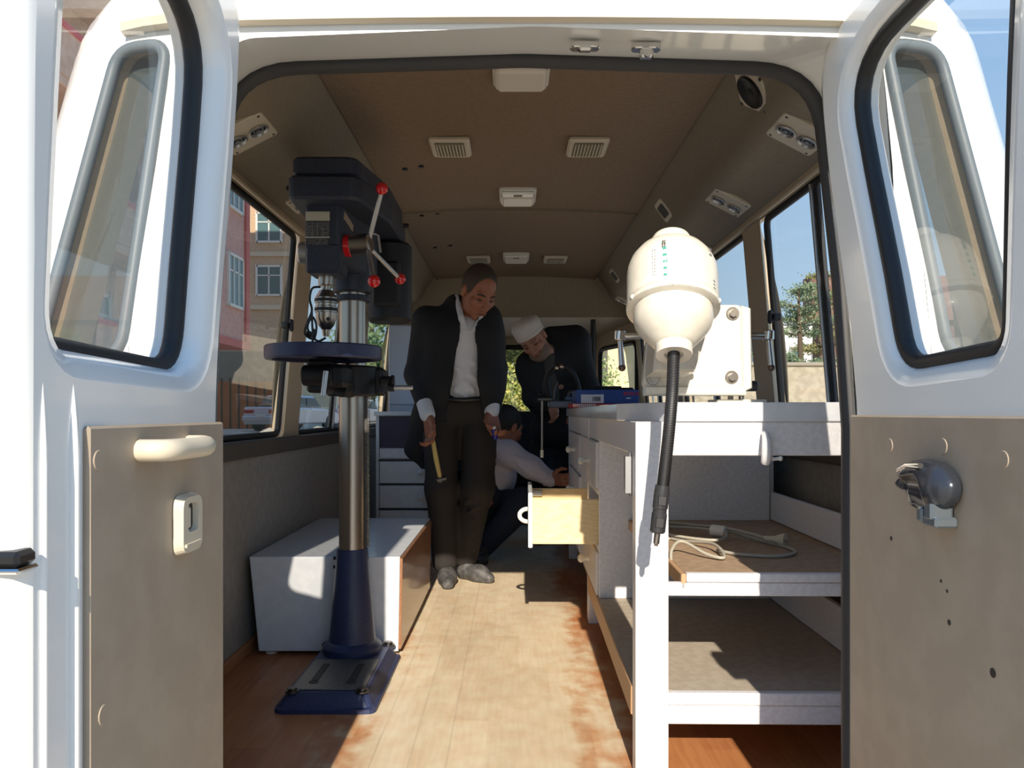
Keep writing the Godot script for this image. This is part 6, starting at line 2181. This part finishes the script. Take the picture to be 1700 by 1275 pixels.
func street() -> void:
	var pane := mat(c8(86, 118, 122), 0.1)
	var white := mat(c8(226, 222, 214), 0.6)
	var rail := mat(c8(150, 158, 168), 0.5)
	# house with salmon balconies, seen through the left door glass
	var x := -8.4
	var b1 := thing("house", P(x, 0, 11), "salmon and cream house with stacked balconies, seen through the left door glass", "building")
	var m := M(b1)
	m.bb(P(x - 8, -1, 7), P(x, 13, 17.5))
	part(b1, "walls", m, mottled(c8(214, 184, 158), c8(202, 170, 144), 0.4, 0.9, 0.0, 0.03, 51))
	for k in 5:
		var y := 1.6 + k * 2.35
		balcony(b1, x, 8.5, 17.2, y, mottled(c8(226, 190, 166), c8(216, 176, 150), 0.5, 0.9, 0.0, 0.03, 52 + k), rail, true)
		var tr := M(b1)
		tr.bb(P(x + 1.08, y + 0.83, 8.5), P(x + 1.14, y + 0.92, 17.2))
		part(b1, "red_coping", tr, mat(c8(214, 90, 92), 0.7))
		for q in 4:
			window_on(b1, P(x + 0.03, y + 0.35, 9.0 + q * 2.1), Vector3(0, 0, -1), 1.2, 1.3, white, pane)
	# pink house with tall arched-topped windows
	var b2 := thing("house", P(-8.9, 0, 20), "pink house with red corner trim and white-framed windows beyond the left windows", "building")
	m = M(b2)
	m.bb(P(-17, 3.1, 19.0), P(-8.9, 14, 26.8))
	part(b2, "walls", m, mottled(c8(212, 166, 156), c8(202, 154, 144), 0.5, 0.9, 0.0, 0.03, 60))
	m = M(b2)
	m.bb(P(-17, -1, 19.2), P(-13.6, 3.1, 26.6))
	part(b2, "ground_floor", m, mottled(c8(150, 122, 104), c8(138, 110, 94), 0.5, 0.9, 0.0, 0.03, 61))
	m = M(b2)
	m.bb(P(-9.0, 3.2, 26.5), P(-8.82, 14, 26.85))
	m.bb(P(-17, 2.95, 18.95), P(-8.82, 3.2, 26.85))
	part(b2, "red_trim", m, mat(c8(196, 104, 98), 0.7))
	for k in 3:
		for q in 2:
			window_on(b2, P(-8.87, 4.25 + k * 3.1, 22.2 + q * 2.7), Vector3(0, 0, -1), 1.3, 1.6, white, pane, 3)
		for q in 3:
			window_on(b2, P(-16.0 + q * 2.4, 3.9 + k * 3.0, 18.95), Vector3.RIGHT, 1.4, 1.9, white, pane, 3)
	# brick block farther up the street
	var b3 := thing("house", P(-10, 0, 34), "tan brick apartment block with white windows far up the left street", "building")
	m = M(b3)
	m.bb(P(-20, -0.2, 36), P(-10.06, 15, 38.5))
	part(b3, "walls", m, mottled(c8(208, 180, 150), c8(196, 166, 136), 0.6, 0.9, 0.0, 0.05, 62))
	for k in 4:
		m = M(b3)
		m.bb(P(-20, 5.5 + k * 2.4, 35.9), P(-10.0, 5.7 + k * 2.4, 38.5))
		part(b3, "floor_band", m, mat(c8(214, 196, 170), 0.8))
		for q in 3:
			window_on(b3, P(-11.5 - q * 2.4, 6.15 + k * 2.4, 35.95), Vector3.RIGHT, 1.1, 1.3, white, pane)
	m = M(b3)
	m.bb(P(-20, 0, 35.8), P(-10.0, 3.6, 36.0))
	part(b3, "plinth", m, mat(c8(126, 122, 112), 0.9))
	# pale yard wall with the far pale house
	var yw := thing("yard_wall", P(-12.4, 0, 50), "pale cream plastered building at the end of the left street", "building")
	m = M(yw)
	m.bb(P(-14.5, -0.2, 50), P(-11.0, 3.9, 55))
	part(yw, "wall", m, mottled(c8(228, 208, 168), c8(216, 196, 156), 0.5, 0.9, 0.0, 0.03, 63))
	m = M(yw)
	m.bb(P(-14.7, 3.9, 49.8), P(-10.9, 4.15, 55.2))
	part(yw, "roof_edge", m, white)
	# ochre gate with vertical bars
	var gt := thing("street_gate", P(-11.5, 0.1, 34.5), "ochre metal gate with vertical bars beside the parked cars", "gate")
	m = M(gt)
	m.bb(P(-13.4, 0.05, 34.6), P(-10.25, 2.2, 34.7))
	part(gt, "gate_panel", m, mat(c8(190, 112, 62), 0.6))
	for k in 9:
		m = M(gt)
		m.cyl(P(-13.3 + k * 0.37, 0.1, 34.5), P(-13.3 + k * 0.37, 2.35, 34.5), 0.04, 6)
		part(gt, "gate_bar", m, mat(c8(60, 44, 36), 0.6))
	car(P(-8.75, ground_y(32.0), 32.0), -0.32, "silver saloon parked nearest on the left street, seen from behind", c8(206, 206, 210))
	car(P(-7.9, ground_y(41.0), 41.0), -0.15, "pale car parked farther up the left street", c8(196, 198, 204))
	# right-hand side: boundary wall, trees, houses beyond
	var wl := thing("boundary_wall", P(6, 0, 16), "low grey concrete boundary wall beyond the right windows", "wall")
	m = M(wl)
	m.bb(P(2.6, -0.8, 16.0), P(13.0, 1.78, 16.25))
	part(wl, "wall", m, mottled(c8(176, 166, 146), c8(160, 150, 130), 0.5, 0.95, 0.0, 0.04, 64))
	m = M(wl)
	m.bb(P(2.6, 1.78, 15.95), P(13.0, 1.86, 16.3), 0.02)
	part(wl, "coping", m, mat(c8(150, 142, 126), 0.9))
	tree(P(-10.6, 0.1, 60.0), 11.0, 4.0, 9000, c8(92, 124, 84), c8(136, 160, 112), "dark green tree rising at the end of the left street", 6, 0.5)
	tree(P(7.0, 0, 19.6), 4.1, 1.5, 12000, c8(106, 126, 96), c8(146, 158, 124), "feathery green conifer behind the boundary wall", 7, 0.075, true)
	tree(P(9.2, 0, 23.5), 5.3, 1.4, 6000, c8(104, 118, 70), c8(158, 146, 92), "taller thin yellow-green tree right of the conifer", 8, 0.075, true)
	tree(P(9.6, 0, 19.2), 2.7, 0.9, 9000, c8(112, 128, 62), c8(162, 164, 84), "low yellow-green bush against the boundary wall", 9, 0.075)
	var wh := thing("house", P(11, 0, 34), "white low buildings behind the trees beyond the right windows", "building")
	m = M(wh)
	m.bb(P(10.6, 0, 34), P(13.8, 4.6, 38))
	m.bb(P(13.8, 0, 36), P(15.4, 3.6, 40))
	part(wh, "walls", m, mat(c8(232, 232, 230), 0.8))
	for q in 3:
		window_on(wh, P(10.9 + q * 0.95, 2.7, 33.97), Vector3.RIGHT, 0.5, 0.9, rail, pane, 1)
	m = M(wh)
	m.bb(P(10.4, 4.6, 33.9), P(13.9, 4.8, 38.1))
	part(wh, "roof_edge", m, rail)
	var bb := thing("house", P(10.8, 0, 26), "dark brown tower-like building at the right edge of the right window", "building")
	m = M(bb)
	m.bb(P(10.25, 0, 26.5), P(15, 3.9, 27.2))
	part(bb, "walls", m, mottled(c8(120, 92, 84), c8(104, 80, 74), 0.5, 0.9, 0.0, 0.03, 65))
	m = M(bb)
	m.bb(P(9.85, 3.9, 26.2), P(15, 5.35, 27.0))
	part(bb, "upper_storey", m, mottled(c8(134, 98, 86), c8(118, 86, 78), 0.5, 0.9, 0.0, 0.03, 66))
	# ahead of the bus
	tree(P(0.15, ground_y(19.5), 19.5), 3.6, 1.7, 16000, c8(120, 132, 66), c8(176, 170, 96), "yellow-green tree ahead of the bus, seen through the windscreen", 10, 0.11)
	tree(P(1.95, ground_y(24), 24.0), 4.6, 1.1, 9000, c8(116, 140, 84), c8(178, 188, 132), "pale green tree ahead, seen at the windscreen's right end", 11, 0.13)
	var bank := thing("earth_bank", P(0.6, ground_y(15), 15), "pale sandy earth bank ahead of the bus", "bank")
	m = M(bank)
	m.grp(1)
	m.grid(-5, 2.4, 0, 1, 30, 5, func(u, v): return P(u, ground_y(15) - 0.1 + sin(v * PI * 0.6) * (1.05 + 0.12 * sin(u * 3.1) + 0.08 * sin(u * 7.3)), 13.2 + v * 4.0))
	part(bank, "soil", m, mottled(c8(224, 214, 190), c8(204, 192, 166), 0.8, 0.95, 0.0, 0.05, 67))
	var fh := thing("house", P(5, 0, 30), "cream house far ahead, seen through the small front quarter window", "building")
	m = M(fh)
	m.bb(P(3.6, 0, 30), P(8, 3.6, 34))
	part(fh, "walls", m, mat(c8(226, 206, 164), 0.85))
	m = M(fh)
	m.bb(P(3.4, 3.6, 29.8), P(8.2, 3.9, 34.2))
	part(fh, "roof_edge", m, white)
